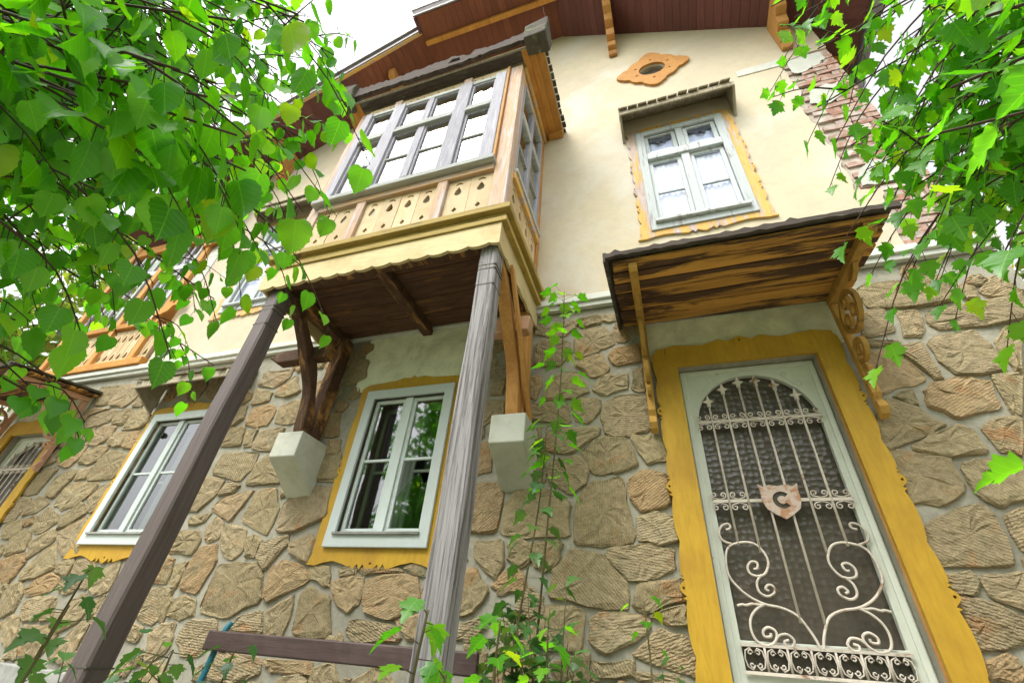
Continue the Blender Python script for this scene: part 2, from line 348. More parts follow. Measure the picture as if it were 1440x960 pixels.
BARK = M_surface('grey_brown_bark', (0.085, 0.06, 0.04), 0.4, scale=(6, 6, 1), fine=8, rough=0.95, bump_s=0.6)
TWIG = M_surface('dark_twig_bark', (0.07, 0.042, 0.03), 0.3, fine=8, rough=0.8)
STEM = M_surface('green_brown_stem', (0.10, 0.085, 0.035), 0.3, fine=8, rough=0.8)
LINDEN = M_leaf('linden_leaf', (0.045, 0.21, 0.005), (0.08, 0.31, 0.007), (0.15, 0.40, 0.012), 0.66)
MAPLE = M_leaf('maple_leaf', (0.05, 0.23, 0.006), (0.09, 0.33, 0.008), (0.17, 0.41, 0.014), 0.66)
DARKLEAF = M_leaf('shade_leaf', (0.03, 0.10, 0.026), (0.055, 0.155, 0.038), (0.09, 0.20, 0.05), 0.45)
FARLEAF = M_leaf('far_leaf', (0.05, 0.10, 0.015), (0.11, 0.18, 0.025), (0.20, 0.26, 0.04), 0.5, False)
BOUNCE_GROUND = M_surface('pale_bounce_ground', (0.26, 0.24, 0.18), 0.4, fine=14, rough=1.0, stain=(0.13, 0.13, 0.07), stain_scale=1.5, bump_s=0.7)  # unseen ground, pale tone invented to bounce light onto soffits and undersides
def M_textured_glass():
    m, n, l, out = new_mat('dark_bullseye_glass')
    p = n.new('ShaderNodeBsdfPrincipled'); p.inputs['Base Color'].default_value = (0.075, 0.062, 0.046, 1)
    p.inputs['Roughness'].default_value = 0.28; p.inputs['Specular IOR Level'].default_value = 0.5
    tc = n.new('ShaderNodeTexCoord')
    vo = n.new('ShaderNodeTexVoronoi'); vo.inputs['Scale'].default_value = 26; vo.inputs['Randomness'].default_value = 0.55
    l.new(tc.outputs['Object'], vo.inputs['Vector'])
    l.new(bump(n, l, vo.outputs['Distance'], 0.5, 0.012), p.inputs['Normal']); l.new(p.outputs[0], out.inputs['Surface'])
    return m
DOORGLASS = M_textured_glass()

# stone outlines on the wall (x, z in metres)
STONES = [
 [(-6.67,2.34),(-6.71,2.48),(-6.34,2.48),(-6.3,2.38),(-6.36,2.21),(-6.55,2.21)],
 [(-6.29,2.19),(-6.31,2.47),(-5.97,2.47),(-5.86,2.33),(-5.91,2.22),(-5.98,2.14)],
 [(-5.86,2.35),(-5.96,2.49),(-5.72,2.49),(-5.74,2.35)],
 [(-5.69,2.31),(-5.66,2.48),(-5.45,2.48),(-5.38,2.35),(-5.55,2.3)],
 [(-6.49,1.91),(-6.51,2.06),(-6.19,2.13),(-6.05,2.1),(-6.08,1.97),(-6.24,1.92)],
 [(-6.71,1.93),(-6.75,2.11),(-6.61,2.17),(-6.35,2.16),(-6.25,2.13),(-6.53,2.09),(-6.57,1.96)],
 [(-6.01,1.91),(-6.05,2.07),(-5.84,2.11),(-5.75,2.02),(-5.81,1.9)],
 [(-5.77,1.83),(-5.75,2.03),(-5.65,2.09),(-5.42,2.0),(-5.36,1.89),(-5.49,1.82)],
 [(-5.87,2.15),(-5.84,2.25),(-5.68,2.17),(-5.69,2.11)],
 [(-6.23,1.69),(-6.26,1.84),(-6.09,1.91),(-5.89,1.88),(-5.88,1.74),(-6.0,1.66)],
 [(-6.7,1.68),(-6.69,1.82),(-6.52,1.88),(-6.41,1.85),(-6.46,1.75),(-6.6,1.67)],
 [(-6.42,1.73),(-6.38,1.83),(-6.25,1.89),(-6.26,1.81),(-6.29,1.72)],
 [(-5.87,1.69),(-5.85,1.81),(-5.63,1.79),(-5.6,1.62),(-5.79,1.64)],
 [(-5.56,1.6),(-5.61,1.78),(-5.4,1.79),(-5.31,1.65),(-5.37,1.58)],
 [(-5.28,1.65),(-5.34,1.78),(-5.21,1.78),(-5.2,1.67)],
 [(-5.34,1.81),(-5.37,1.96),(-5.24,1.97),(-5.2,1.81)],
 [(-6.49,1.45),(-6.59,1.61),(-6.44,1.67),(-6.19,1.67),(-6.19,1.51),(-6.27,1.41)],
 [(-6.14,1.45),(-6.14,1.6),(-5.95,1.66),(-5.8,1.62),(-5.8,1.5),(-5.93,1.43)],
 [(-6.75,1.44),(-6.78,1.57),(-6.68,1.64),(-6.61,1.6),(-6.57,1.5)],
 [(-5.82,1.26),(-5.8,1.5),(-5.71,1.59),(-5.4,1.52),(-5.36,1.38),(-5.42,1.26)],
 [(-6.0,1.26),(-6.02,1.37),(-5.86,1.4),(-5.84,1.28)],
 [(-6.74,1.14),(-6.74,1.34),(-6.54,1.43),(-6.43,1.39),(-6.47,1.23),(-6.5,1.13)],
 [(-6.32,1.11),(-6.37,1.28),(-6.18,1.39),(-6.04,1.37),(-6.06,1.28),(-6.16,1.08)],
 [(-6.07,1.0),(-6.09,1.18),(-5.97,1.24),(-5.57,1.21),(-5.58,1.09),(-5.75,0.99),(-5.9,0.95)],
 [(-5.48,0.93),(-5.59,1.07),(-5.49,1.19),(-5.26,1.24),(-5.24,1.12),(-5.27,0.98),(-5.39,0.92)],
 [(-5.32,1.27),(-5.38,1.46),(-5.25,1.57),(-5.21,1.55),(-5.2,1.32)],
 [(-6.49,0.9),(-6.54,1.05),(-6.4,1.11),(-6.18,1.03),(-6.27,0.94)],
 [(-6.75,0.84),(-6.83,1.01),(-6.72,1.1),(-6.54,1.08),(-6.54,0.95),(-6.57,0.85)],
 [(-5.77,0.77),(-5.84,0.89),(-5.67,1.01),(-5.57,1.0),(-5.49,0.92),(-5.61,0.82)],
 [(-6.11,0.73),(-6.21,0.84),(-6.13,0.98),(-5.91,0.9),(-5.85,0.84),(-5.96,0.74)],
 [(-6.34,0.79),(-6.37,0.86),(-6.24,0.89),(-6.22,0.82)],
 [(-5.24,0.7),(-5.38,0.86),(-5.25,0.93),(-5.22,0.81)],
 [(-6.55,0.68),(-6.67,0.81),(-6.46,0.88),(-6.33,0.75),(-6.41,0.67)],
 [(-5.7,0.69),(-5.74,0.74),(-5.46,0.88),(-5.28,0.69),(-5.23,0.54),(-5.45,0.53)],
 [(-5.93,0.49),(-6.07,0.64),(-5.81,0.78),(-5.7,0.68),(-5.81,0.58)],
 [(-6.3,0.52),(-6.39,0.6),(-6.37,0.73),(-6.2,0.77),(-6.1,0.68),(-6.07,0.57)],
 [(-5.83,0.31),(-5.87,0.37),(-5.77,0.55),(-5.66,0.64),(-5.43,0.43),(-5.6,0.35)],
 [(-6.06,0.28),(-6.29,0.47),(-6.11,0.53),(-6.01,0.54),(-5.92,0.46),(-5.95,0.35),(-5.98,0.29)],
 [(-5.41,0.39),(-5.41,0.48),(-5.28,0.52),(-5.21,0.47),(-5.24,0.36)],
 [(-5.16,0.36),(-5.2,0.49),(-5.01,0.52),(-4.9,0.42),(-4.87,0.27),(-5.03,0.29)],
 [(-4.85,0.28),(-4.83,0.4),(-4.64,0.5),(-4.59,0.39),(-4.59,0.27),(-4.72,0.23)],
 [(-5.69,0.24),(-5.61,0.33),(-5.44,0.39),(-5.28,0.33),(-5.31,0.24),(-5.59,0.2)],
 [(-5.21,0.26),(-5.24,0.31),(-5.18,0.34),(-5.0,0.27),(-5.1,0.22)],
 [(-5.75,0.03),(-5.94,0.19),(-5.9,0.29),(-5.78,0.3),(-5.68,0.22),(-5.64,0.09)],
 [(-5.49,0.03),(-5.57,0.12),(-5.47,0.19),(-5.19,0.2),(-5.24,0.04),(-5.35,0.01)],
 [(-5.21,0.02),(-5.26,0.1),(-5.16,0.17),(-5.09,0.04)],
 [(-5.05,-0.01),(-5.03,0.09),(-4.95,0.19),(-4.84,0.23),(-4.72,0.11),(-4.77,0.02),(-4.9,-0.04)],
 [(-4.66,0.07),(-4.71,0.16),(-4.6,0.23),(-4.58,0.11)],
 [(-5.51,-0.16),(-5.69,-0.02),(-5.62,0.05),(-5.51,0.03),(-5.4,-0.09),(-5.44,-0.18)],
 [(-5.34,-0.09),(-5.37,-0.01),(-5.13,-0.01),(-4.91,-0.06),(-4.96,-0.15),(-5.0,-0.24),(-5.16,-0.24),(-5.24,-0.2)],
 [(-4.83,-0.22),(-4.81,-0.12),(-4.75,-0.01),(-4.66,0.06),(-4.6,0.01),(-4.6,-0.15),(-4.67,-0.24)],
 [(-5.39,-0.25),(-5.42,-0.19),(-5.33,-0.15),(-5.24,-0.25)],
 [(-4.19,0.34),(-4.21,0.48),(-4.03,0.53),(-3.98,0.47),(-3.97,0.35)],
 [(-4.12,0.1),(-4.14,0.18),(-4.11,0.29),(-3.96,0.32),(-3.86,0.25),(-3.8,0.14),(-3.93,0.06)],
 [(-3.81,-0.16),(-3.9,0.03),(-3.71,0.08),(-3.64,-0.0),(-3.66,-0.11)],
 [(-4.12,-0.03),(-4.14,0.06),(-3.99,0.04),(-3.98,-0.05)],
 [(-4.11,0.58),(-4.12,0.66),(-4.06,0.75),(-3.87,0.75),(-3.81,0.68),(-3.84,0.55)],
 [(-4.03,0.79),(-4.04,0.87),(-3.84,0.89),(-3.86,0.82)],
 [(-3.76,0.69),(-3.8,0.78),(-3.74,0.86),(-3.63,0.8),(-3.62,0.69),(-3.69,0.66)],
 [(-3.55,0.62),(-3.61,0.75),(-3.54,0.8),(-3.36,0.76),(-3.3,0.61),(-3.36,0.53),(-3.47,0.56)],
 [(-3.25,0.55),(-3.3,0.68),(-3.23,0.72),(-3.14,0.66),(-3.15,0.56)],
 [(-3.13,0.55),(-3.12,0.66),(-2.89,0.71),(-2.88,0.65),(-3.0,0.46)],
 [(-3.79,0.31),(-3.8,0.46),(-3.74,0.63),(-3.59,0.64),(-3.53,0.5),(-3.58,0.29)],
 [(-3.91,0.33),(-3.95,0.47),(-3.84,0.51),(-3.82,0.42),(-3.83,0.32)],
 [(-4.05,0.35),(-4.17,0.51),(-4.1,0.55),(-3.99,0.51),(-3.96,0.35)],
 [(-3.49,0.18),(-3.49,0.48),(-3.35,0.51),(-3.09,0.5),(-3.0,0.4),(-2.94,0.26),(-3.2,0.14)],
 [(-2.92,0.28),(-2.94,0.47),(-2.86,0.53),(-2.65,0.49),(-2.57,0.4),(-2.86,0.26)],
 [(-2.84,0.6),(-2.85,0.66),(-2.69,0.72),(-2.62,0.67),(-2.61,0.51)],
 [(-2.56,0.42),(-2.58,0.5),(-2.43,0.5),(-2.38,0.38),(-2.41,0.37)],
 [(-3.79,0.13),(-3.79,0.23),(-3.69,0.26),(-3.57,0.23),(-3.53,0.14),(-3.66,0.11)],
 [(-3.86,0.1),(-4.02,0.3),(-3.86,0.3),(-3.8,0.21),(-3.81,0.09)],
 [(-3.59,-0.01),(-3.55,0.11),(-3.29,0.12),(-3.23,0.02),(-3.31,-0.09),(-3.48,-0.11)],
 [(-3.73,-0.08),(-3.83,0.06),(-3.67,0.08),(-3.67,-0.05)],
 [(-3.14,0.07),(-3.08,0.15),(-2.9,0.2),(-2.83,0.06)],
 [(-2.79,0.06),(-2.85,0.19),(-2.67,0.3),(-2.64,0.24),(-2.64,0.06)],
 [(-2.57,0.07),(-2.6,0.29),(-2.54,0.36),(-2.35,0.31),(-2.26,0.08)],
 [(-3.15,-0.21),(-3.15,-0.07),(-2.97,-0.06),(-2.77,-0.08),(-2.74,-0.15),(-2.92,-0.22)],
 [(-2.7,-0.11),(-2.72,-0.08),(-2.36,-0.07),(-2.33,-0.14),(-2.63,-0.14)],
 [(-4.0,2.21),(-3.98,2.38),(-3.6,2.36),(-3.61,2.26),(-3.76,2.16)],
 [(-3.7,2.06),(-3.65,2.18),(-3.52,2.28),(-3.38,2.07),(-3.55,2.02)],
 [(-3.95,1.97),(-4.0,2.16),(-3.75,2.1),(-3.75,2.0)],
 [(-3.91,1.76),(-3.91,1.92),(-3.76,1.96),(-3.6,1.9),(-3.62,1.73),(-3.75,1.71)],
 [(-3.54,1.74),(-3.55,1.93),(-3.34,1.98),(-3.21,1.76),(-3.35,1.71)],
 [(-4.14,1.77),(-4.16,1.95),(-4.01,1.97),(-3.98,1.82),(-4.07,1.75)],
 [(-4.12,1.54),(-4.11,1.73),(-3.9,1.73),(-3.85,1.52)],
 [(-3.81,1.52),(-3.85,1.67),(-3.72,1.69),(-3.72,1.51)],
 [(-3.7,1.5),(-3.66,1.67),(-3.39,1.68),(-3.38,1.57),(-3.43,1.44)],
 [(-4.05,1.26),(-4.02,1.46),(-3.59,1.44),(-3.58,1.3),(-3.67,1.17)],
 [(-3.57,1.14),(-3.56,1.32),(-3.42,1.43),(-3.28,1.24),(-3.17,1.15),(-3.4,1.13)],
 [(-4.14,0.92),(-4.15,1.13),(-4.08,1.23),(-3.85,1.19),(-3.88,1.05),(-3.99,0.92)],
 [(-3.84,1.05),(-3.79,1.17),(-3.63,1.13),(-3.67,1.07)],
 [(-3.84,0.93),(-3.78,1.02),(-3.45,1.09),(-3.5,0.96),(-3.57,0.82)],
 [(-3.45,0.83),(-3.4,1.08),(-3.21,1.1),(-3.09,0.9),(-3.12,0.71)],
 [(-3.02,0.74),(-3.06,0.95),(-2.94,1.09),(-2.63,1.08),(-2.57,0.85),(-2.86,0.74)],
 [(-3.11,1.01),(-3.16,1.12),(-2.99,1.12),(-3.02,1.04)],
 [(-2.81,1.16),(-2.81,1.36),(-2.64,1.39),(-2.57,1.14)],
 [(-2.8,1.39),(-2.81,1.51),(-2.69,1.51),(-2.67,1.4)],
 [(-2.88,1.55),(-2.93,1.7),(-2.89,1.77),(-2.79,1.78),(-2.73,1.56)],
 [(-3.35,2.35),(-3.36,2.42),(-3.21,2.42),(-3.22,2.33)],
 [(-0.83,2.37),(-0.82,2.47),(-0.59,2.5),(-0.58,2.41),(-0.66,2.34),(-0.79,2.34)],
 [(-0.56,2.43),(-0.55,2.5),(-0.38,2.51),(-0.37,2.42),(-0.49,2.4)],
 [(-0.35,2.44),(-0.34,2.51),(-0.19,2.51),(-0.19,2.43),(-0.29,2.42)],
 [(-0.94,2.39),(-0.93,2.5),(-0.85,2.51),(-0.85,2.37)],
 [(-0.59,2.1),(-0.58,2.29),(-0.51,2.37),(-0.34,2.38),(-0.28,2.3),(-0.26,2.18),(-0.38,2.15),(-0.52,2.09)],
 [(-0.26,2.35),(-0.21,2.4),(-0.15,2.41),(-0.14,2.22),(-0.23,2.21)],
 [(-0.94,2.07),(-0.94,2.25),(-0.88,2.32),(-0.64,2.27),(-0.63,2.16),(-0.72,2.04)],
 [(-0.59,2.03),(-0.5,2.08),(-0.37,2.1),(-0.31,1.95),(-0.45,1.88)],
 [(-0.31,2.06),(-0.27,2.14),(-0.07,2.15),(-0.07,1.99),(-0.26,1.97)],
 [(-0.45,1.77),(-0.4,1.87),(-0.32,1.9),(-0.18,1.88),(-0.19,1.77),(-0.33,1.72)],
 [(-0.16,1.75),(-0.13,1.91),(-0.05,1.92),(-0.06,1.72)],
 [(-0.85,1.74),(-0.78,1.92),(-0.59,1.96),(-0.48,1.77),(-0.6,1.72),(-0.74,1.71)],
 [(-0.97,1.76),(-0.97,1.94),(-0.89,1.95),(-0.86,1.86),(-0.91,1.74)],
 [(-0.62,1.64),(-0.54,1.71),(-0.4,1.69),(-0.42,1.57),(-0.5,1.5),(-0.58,1.52)],
 [(-0.97,1.57),(-0.95,1.7),(-0.8,1.7),(-0.65,1.66),(-0.63,1.51),(-0.8,1.53)],
 [(-0.4,1.53),(-0.36,1.65),(-0.27,1.7),(-0.07,1.69),(-0.05,1.56),(-0.06,1.41),(-0.22,1.37),(-0.36,1.39)],
 [(-0.87,1.31),(-0.77,1.47),(-0.42,1.46),(-0.42,1.4),(-0.63,1.27)],
 [(-0.54,1.28),(-0.46,1.35),(-0.38,1.38),(-0.23,1.35),(-0.16,1.16),(-0.33,1.12),(-0.46,1.11)],
 [(-0.19,1.37),(-0.05,1.37),(0.03,1.35),(0.03,1.19),(-0.11,1.17)],
 [(-0.79,1.15),(-0.76,1.23),(-0.57,1.24),(-0.5,1.14),(-0.53,1.04),(-0.63,0.98),(-0.76,1.06)],
 [(-1.35,1.15),(-1.34,1.38),(-1.25,1.39),(-1.22,1.17)],
 [(-1.34,1.54),(-1.34,1.75),(-1.18,1.76),(-1.17,1.63)],
 [(-1.29,1.81),(-1.29,1.94),(-1.18,1.93),(-1.19,1.82)],
 [(-0.6,0.66),(-0.59,0.92),(-0.49,1.05),(-0.28,1.08),(-0.26,0.91),(-0.23,0.69),(-0.4,0.66)],
 [(-0.23,0.93),(-0.24,1.06),(-0.14,1.12),(0.01,1.09),(0.0,0.89),(-0.18,0.86)],
 [(-1.1,0.73),(-1.09,0.91),(-1.02,1.01),(-0.77,1.0),(-0.63,0.92),(-0.65,0.7),(-0.91,0.7)],
 [(-1.36,0.74),(-1.37,1.07),(-1.12,1.06),(-1.12,0.91),(-1.14,0.74)],
 [(-0.76,0.36),(-0.73,0.52),(-0.62,0.63),(-0.45,0.61),(-0.3,0.46),(-0.3,0.32),(-0.55,0.32)],
 [(-0.4,0.6),(-0.38,0.64),(-0.15,0.66),(-0.02,0.64),(-0.02,0.53),(-0.19,0.46),(-0.29,0.47)],
 [(-0.2,0.69),(-0.19,0.82),(-0.09,0.85),(0.03,0.82),(0.03,0.69),(-0.09,0.66)],
 [(-1.28,0.58),(-1.28,0.67),(-1.1,0.68),(-1.07,0.54),(-1.12,0.44)],
 [(-0.87,0.54),(-0.86,0.67),(-0.69,0.67),(-0.7,0.56),(-0.78,0.5)],
 [(-0.26,0.33),(-0.23,0.44),(0.01,0.48),(0.04,0.41),(0.03,0.38),(-0.19,0.3)],
 [(-0.18,0.29),(0.02,0.35),(0.01,0.25),(-0.08,0.26)],
 [(-0.52,0.15),(-0.51,0.26),(-0.45,0.29),(-0.21,0.29),(-0.18,0.25),(-0.26,0.17),(-0.42,0.1)],
 [(-0.78,0.31),(-0.6,0.31),(-0.56,0.29),(-0.57,0.1),(-0.75,0.1),(-0.91,0.14)],
 [(-0.28,0.1),(-0.22,0.16),(-0.13,0.23),(-0.01,0.21),(0.03,0.11),(-0.0,0.04),(-0.15,0.07)],
 [(-1.13,0.42),(-1.05,0.5),(-0.97,0.52),(-0.91,0.45),(-0.94,0.39),(-1.08,0.37)],
 [(-1.36,0.24),(-1.38,0.5),(-1.26,0.5),(-1.16,0.39),(-1.23,0.27)],
 [(-0.5,0.06),(-0.29,0.08),(-0.29,0.01),(-0.5,-0.01)],
 [(-0.26,0.03),(-0.11,0.04),(-0.05,0.0),(-0.26,-0.01)],
 [(-1.34,0.11),(-1.32,0.19),(-1.17,0.25),(-1.14,0.21),(-1.25,0.11)],
 [(-0.74,0.05),(-0.54,0.09),(-0.53,-0.02),(-0.71,-0.05)],
 [(1.5,2.4),(1.55,2.44),(1.8,2.43),(2.03,2.42),(1.99,2.21),(1.79,2.18),(1.51,2.23)],
 [(2.03,2.26),(2.06,2.32),(2.13,2.3),(2.11,2.2),(2.05,2.2)],
 [(2.15,2.26),(2.24,2.35),(2.32,2.36),(2.35,2.22),(2.33,2.18),(2.18,2.19)],
 [(1.8,2.1),(1.86,2.15),(2.07,2.16),(2.33,2.17),(2.25,2.0),(2.08,1.97),(1.83,1.98),(1.79,2.03)],
 [(1.44,2.15),(1.47,2.2),(1.59,2.2),(1.59,2.02),(1.4,1.99)],
 [(1.66,2.16),(1.76,2.16),(1.75,2.01),(1.71,1.95),(1.62,1.96)],
 [(1.36,1.94),(1.37,1.98),(1.56,1.93),(1.55,1.91),(1.38,1.91)],
 [(1.35,1.85),(1.52,1.88),(1.61,1.62),(1.44,1.59),(1.33,1.55)],
 [(1.54,1.88),(1.69,1.9),(1.69,1.63),(1.65,1.64)],
 [(1.72,1.89),(1.82,1.94),(1.98,1.95),(2.01,1.81),(2.0,1.64),(1.77,1.64),(1.73,1.73)],
 [(2.04,1.83),(2.14,1.94),(2.21,1.93),(2.07,1.63),(2.05,1.65)],
 [(1.57,1.54),(1.64,1.6),(1.83,1.61),(1.89,1.57),(1.87,1.41),(1.65,1.36),(1.56,1.44)],
 [(1.92,1.61),(2.06,1.61),(1.94,1.35),(1.91,1.38)],
 [(1.41,1.53),(1.51,1.56),(1.51,1.46),(1.47,1.46)],
 [(1.25,1.34),(1.35,1.51),(1.48,1.44),(1.58,1.32),(1.48,1.27),(1.24,1.19)],
 [(1.39,1.21),(1.51,1.27),(1.63,1.32),(1.69,1.27),(1.69,1.15),(1.54,1.13),(1.39,1.18)],
 [(1.73,1.28),(1.8,1.34),(1.93,1.34),(1.83,1.12),(1.76,1.15)],
 [(1.23,1.15),(1.28,1.18),(1.52,1.14),(1.51,0.94),(1.38,0.87),(1.23,0.88),(1.24,1.04)],
 [(1.56,1.08),(1.64,1.11),(1.83,1.11),(1.75,0.9),(1.62,0.86),(1.55,0.93)],
 [(1.24,0.75),(1.42,0.84),(1.53,0.87),(1.57,0.81),(1.55,0.59),(1.46,0.57),(1.25,0.58)],
 [(1.62,0.81),(1.68,0.84),(1.77,0.83),(1.69,0.66),(1.61,0.65)],
 [(1.24,0.53),(1.37,0.54),(1.35,0.45),(1.29,0.45),(1.23,0.47)],
 [(1.4,0.53),(1.56,0.55),(1.57,0.46),(1.53,0.38),(1.4,0.44)],
 [(1.24,0.42),(1.33,0.43),(1.47,0.36),(1.45,0.26),(1.24,0.23),(1.25,0.31)],
 [(-2.32,0.48),(-2.18,0.51),(-2.18,0.45),(-2.3,0.44)],
 [(-2.17,0.5),(-1.85,0.5),(-1.82,0.47),(-2.11,0.46)],
 [(-2.32,0.31),(-2.35,0.4),(-2.18,0.45),(-2.1,0.42),(-2.09,0.28),(-2.16,0.22)],
 [(-2.05,0.24),(-2.07,0.42),(-1.82,0.46),(-1.67,0.43),(-1.63,0.27),(-1.84,0.19)],
 [(-1.79,0.49),(-1.74,0.53),(-1.63,0.52),(-1.63,0.45)],
 [(-2.13,0.11),(-2.11,0.18),(-1.81,0.16),(-1.72,0.09),(-2.03,0.05)],
 [(-1.78,0.18),(-1.76,0.21),(-1.62,0.23),(-1.61,0.1),(-1.66,0.09)],
 [(1.22,0.18),(1.35,0.21),(1.38,0.17),(1.35,0.11),(1.2,0.11)]]
# ------------------------------------------------------------------ ground
def ground_z(x, y):
    return -0.80 if y > -1.2 else -0.80 - 0.65 * min(1, (-1.2 - y) / 2.5) ** 1.2
mb = MB(); xs = [-60, -30, -16, -10, -8, -6, -5, -4, -3, -2, -1, 0, 1, 2, 3, 4, 6, 10, 16, 30, 60]; ys = [-60, -30, -16, -10, -7, -5, -4, -3.4, -2.8, -2.4, -2, -1.6, -1.2, -0.6, 0.5, 4, 10, 20, 40, 60]
V = [(x, y, ground_z(x, y) + random.uniform(-0.02, 0.02)) for y in ys for x in xs]; nx = len(xs)
F = [(j * nx + i, j * nx + i + 1, (j + 1) * nx + i + 1, (j + 1) * nx + i) for j in range(len(ys) - 1) for i in range(nx - 1)]
mb.add(V, F); g = mb.build('ground', BOUNCE_GROUND, None, smooth=True); tag(g, 'unseen yard around the old house, made pale to bounce light upward', None, None, 'structure')

# ------------------------------------------------------------------ the house
HOUSE = empty('villa', (-2.0, 0.0, -0.8))
tag(HOUSE, 'old two storey villa with stone ground floor, cream gable and timber oriel on posts', 'house')

MWX, LWX, UWX, ULX = -2.07, -4.84, 0.63, -4.80        # window centres
LEFT_DX = -7.98                                     # the left porch repeats the right one
# --- ground floor wall core
door_hole = lambda dx: rect(dx + 0.19, dx + 1.086, -0.55, 1.90)
low_hole = lambda cx: rect(cx - 0.42, cx + 0.42, 0.64, 1.93)
wall = MB().plate(rect(-8.4, 2.4, -1.0, 2.60), [door_hole(0), door_hole(LEFT_DX), low_hole(MWX), low_hole(LWX)], 0.0, 0.35).build('stone_wall', MORTAR, HOUSE)
MB().box(2.06, 2.40, 0.352, 9, -1.0, 2.6).build('side_wall', MORTAR, HOUSE)
MB().box(-8.4, -8.06, 0.352, 9, -1.0, 2.6).build('side_wall', MORTAR, HOUSE)
# --- the stones
def poly_area(p): return 0.5 * sum(p[i - 1][0] * p[i][1] - p[i][0] * p[i - 1][1] for i in range(len(p)))
def stone(poly, parent):
    if poly_area(poly) < 0: poly = poly[::-1]
    # chaikin rounding then jitter
    q = []
    n = len(poly)
    for i in range(n):
        a, b = poly[i], poly[(i + 1) % n]
        q.append((a[0] * .90 + b[0] * .10, a[1] * .90 + b[1] * .10))
        q.append((a[0] * .5 + b[0] * .5 + random.uniform(-.007, .007), a[1] * .5 + b[1] * .5 + random.uniform(-.007, .007)))
        q.append((a[0] * .10 + b[0] * .90, a[1] * .10 + b[1] * .90))
    cx = sum(p[0] for p in q) / len(q); cz = sum(p[1] for p in q) / len(q)
    gk = 1 + .022 / math.sqrt(abs(poly_area(q)) + 1e-6)
    q = [(cx + (x - cx) * gk + random.uniform(-.007, .007), cz + (z - cz) * gk + random.uniform(-.007, .007)) for x, z in q]
    m = len(q); sz = math.sqrt(abs(poly_area(q))); h = random.uniform(0.013, 0.024)
    tilt = (random.uniform(-.05, .05), random.uniform(-.05, .05))
    V = []; rings = [(1.0, 0.004), (1.0 - 0.006 / sz, -h * .7), (1.0 - 0.022 / sz, -h), (0.76, -h * 1.1), (0.42, -h * 1.15)]
    for k, d in rings:
        for x, z in q:
            jit = random.uniform(-.006, .006) if d < 0 else 0
            X, Zz = (x - cx) * k, (z - cz) * k
            V.append((X + jit, d + (tilt[0] * X + tilt[1] * Zz if d < -h * .7 else 0) + random.uniform(-.007, .006) * (d < -h * .8), Zz + jit))
    V.append((0, -h * 1.15, 0)); F = []
    for r in range(4):
        for i in range(m):
            j = (i + 1) % m; F.append((r * m + i, r * m + j, (r + 1) * m + j, (r + 1) * m + i))
    for i in range(m): F.append((4 * m + i, 4 * m + (i + 1) % m, 5 * m))
    b = MB().add(V, F)
    o = link_mesh('stone', b.mesh('stone', STONE), parent, (cx, 0, cz))
    return o
OPEN = [(0.0, 1.24, -0.6, 2.31), (0 + LEFT_DX, 1.24 + LEFT_DX, -0.6, 2.31), (MWX - .54, MWX + .54, .5, 2.6), (LWX - .54, LWX + .54, .5, 2.1)]
def seg_d(p, a, b):
    ax, az = a; bx, bz = b; dx, dz = bx - ax, bz - az
    t = max(0, min(1, ((p[0] - ax) * dx + (p[1] - az) * dz) / (dx * dx + dz * dz + 1e-9)))
    return math.hypot(p[0] - ax - t * dx, p[1] - az - t * dz)
def inside(p, poly):
    c = False; n = len(poly)
    for i in range(n):
        a, b = poly[i - 1], poly[i]
        if (a[1] > p[1]) != (b[1] > p[1]) and p[0] < (b[0] - a[0]) * (p[1] - a[1]) / (b[1] - a[1]) + a[0]: c = not c
    return c
def clear(p, polys, cap):
    r = cap
    for x0, x1, z0, z1 in OPEN:
        dx = max(x0 - p[0], 0, p[0] - x1); dz = max(z0 - p[1], 0, p[1] - z1); r = min(r, math.hypot(dx, dz))
    r = min(r, p[0] + 8.38, 2.38 - p[0], 2.58 - p[1], p[1] + 0.95)
    for q, c, rad in polys:
        if math.hypot(p[0] - c[0], p[1] - c[1]) > rad + cap + .05: continue
        if inside(p, q): return 0
        r = min(r, min(seg_d(p, q[i - 1], q[i]) for i in range(len(q))))
        if r < 0.04: return 0
    return r
def prep(q):
    c = (sum(p[0] for p in q) / len(q), sum(p[1] for p in q) / len(q)); return (q, c, max(math.hypot(p[0] - c[0], p[1] - c[1]) for p in q))
POLYS = [prep(q) for q in STONES]
for q in STONES: stone(q, wall)
extra = 0
for cap, tries in ((0.19, 260), (0.14, 500), (0.10, 900), (0.07, 900)):
    for _ in range(tries):
        if extra >= 128: break
        p = (random.uniform(-6.6, 2.35), random.uniform(-0.5, 2.55))
        r = clear(p, POLYS, cap) - 0.012
        if r < cap * 0.62 - .01: continue
        k = random.choice((5, 6, 6, 7)); a0 = random.uniform(0, 6.3)
        q = [(p[0] + r * random.uniform(1.02, 1.25) * math.cos(a0 + 6.283 * i / k) * 1.04, p[1] + r * random.uniform(1.0, 1.2) * math.sin(a0 + 6.283 * i / k)) for i in range(k)]
        POLYS.append(prep(q)); stone(q, wall); extra += 1
# --- plinth at the foot of the wall, left part
q = [(-8.4, -0.9), (-3.3, -0.9), (-3.3, -0.33), (-3.9, -0.30), (-4.5, -0.275), (-5.3, -0.27), (-8.4, -0.27)]
MB().plate(q, [], -0.16, -0.045).build('plinth', CONCRETE, HOUSE, 0.02)
# --- string course
sc_ = MB().box(-8.42, 2.42, -0.075, -0.0, 2.655, 2.72).build('string_course', BAND, HOUSE, 0.006)
MB().box(-8.42, 2.42, -0.05, -0.0, 2.602, 2.652).build('lower_moulding', BAND, sc_, 0.006)

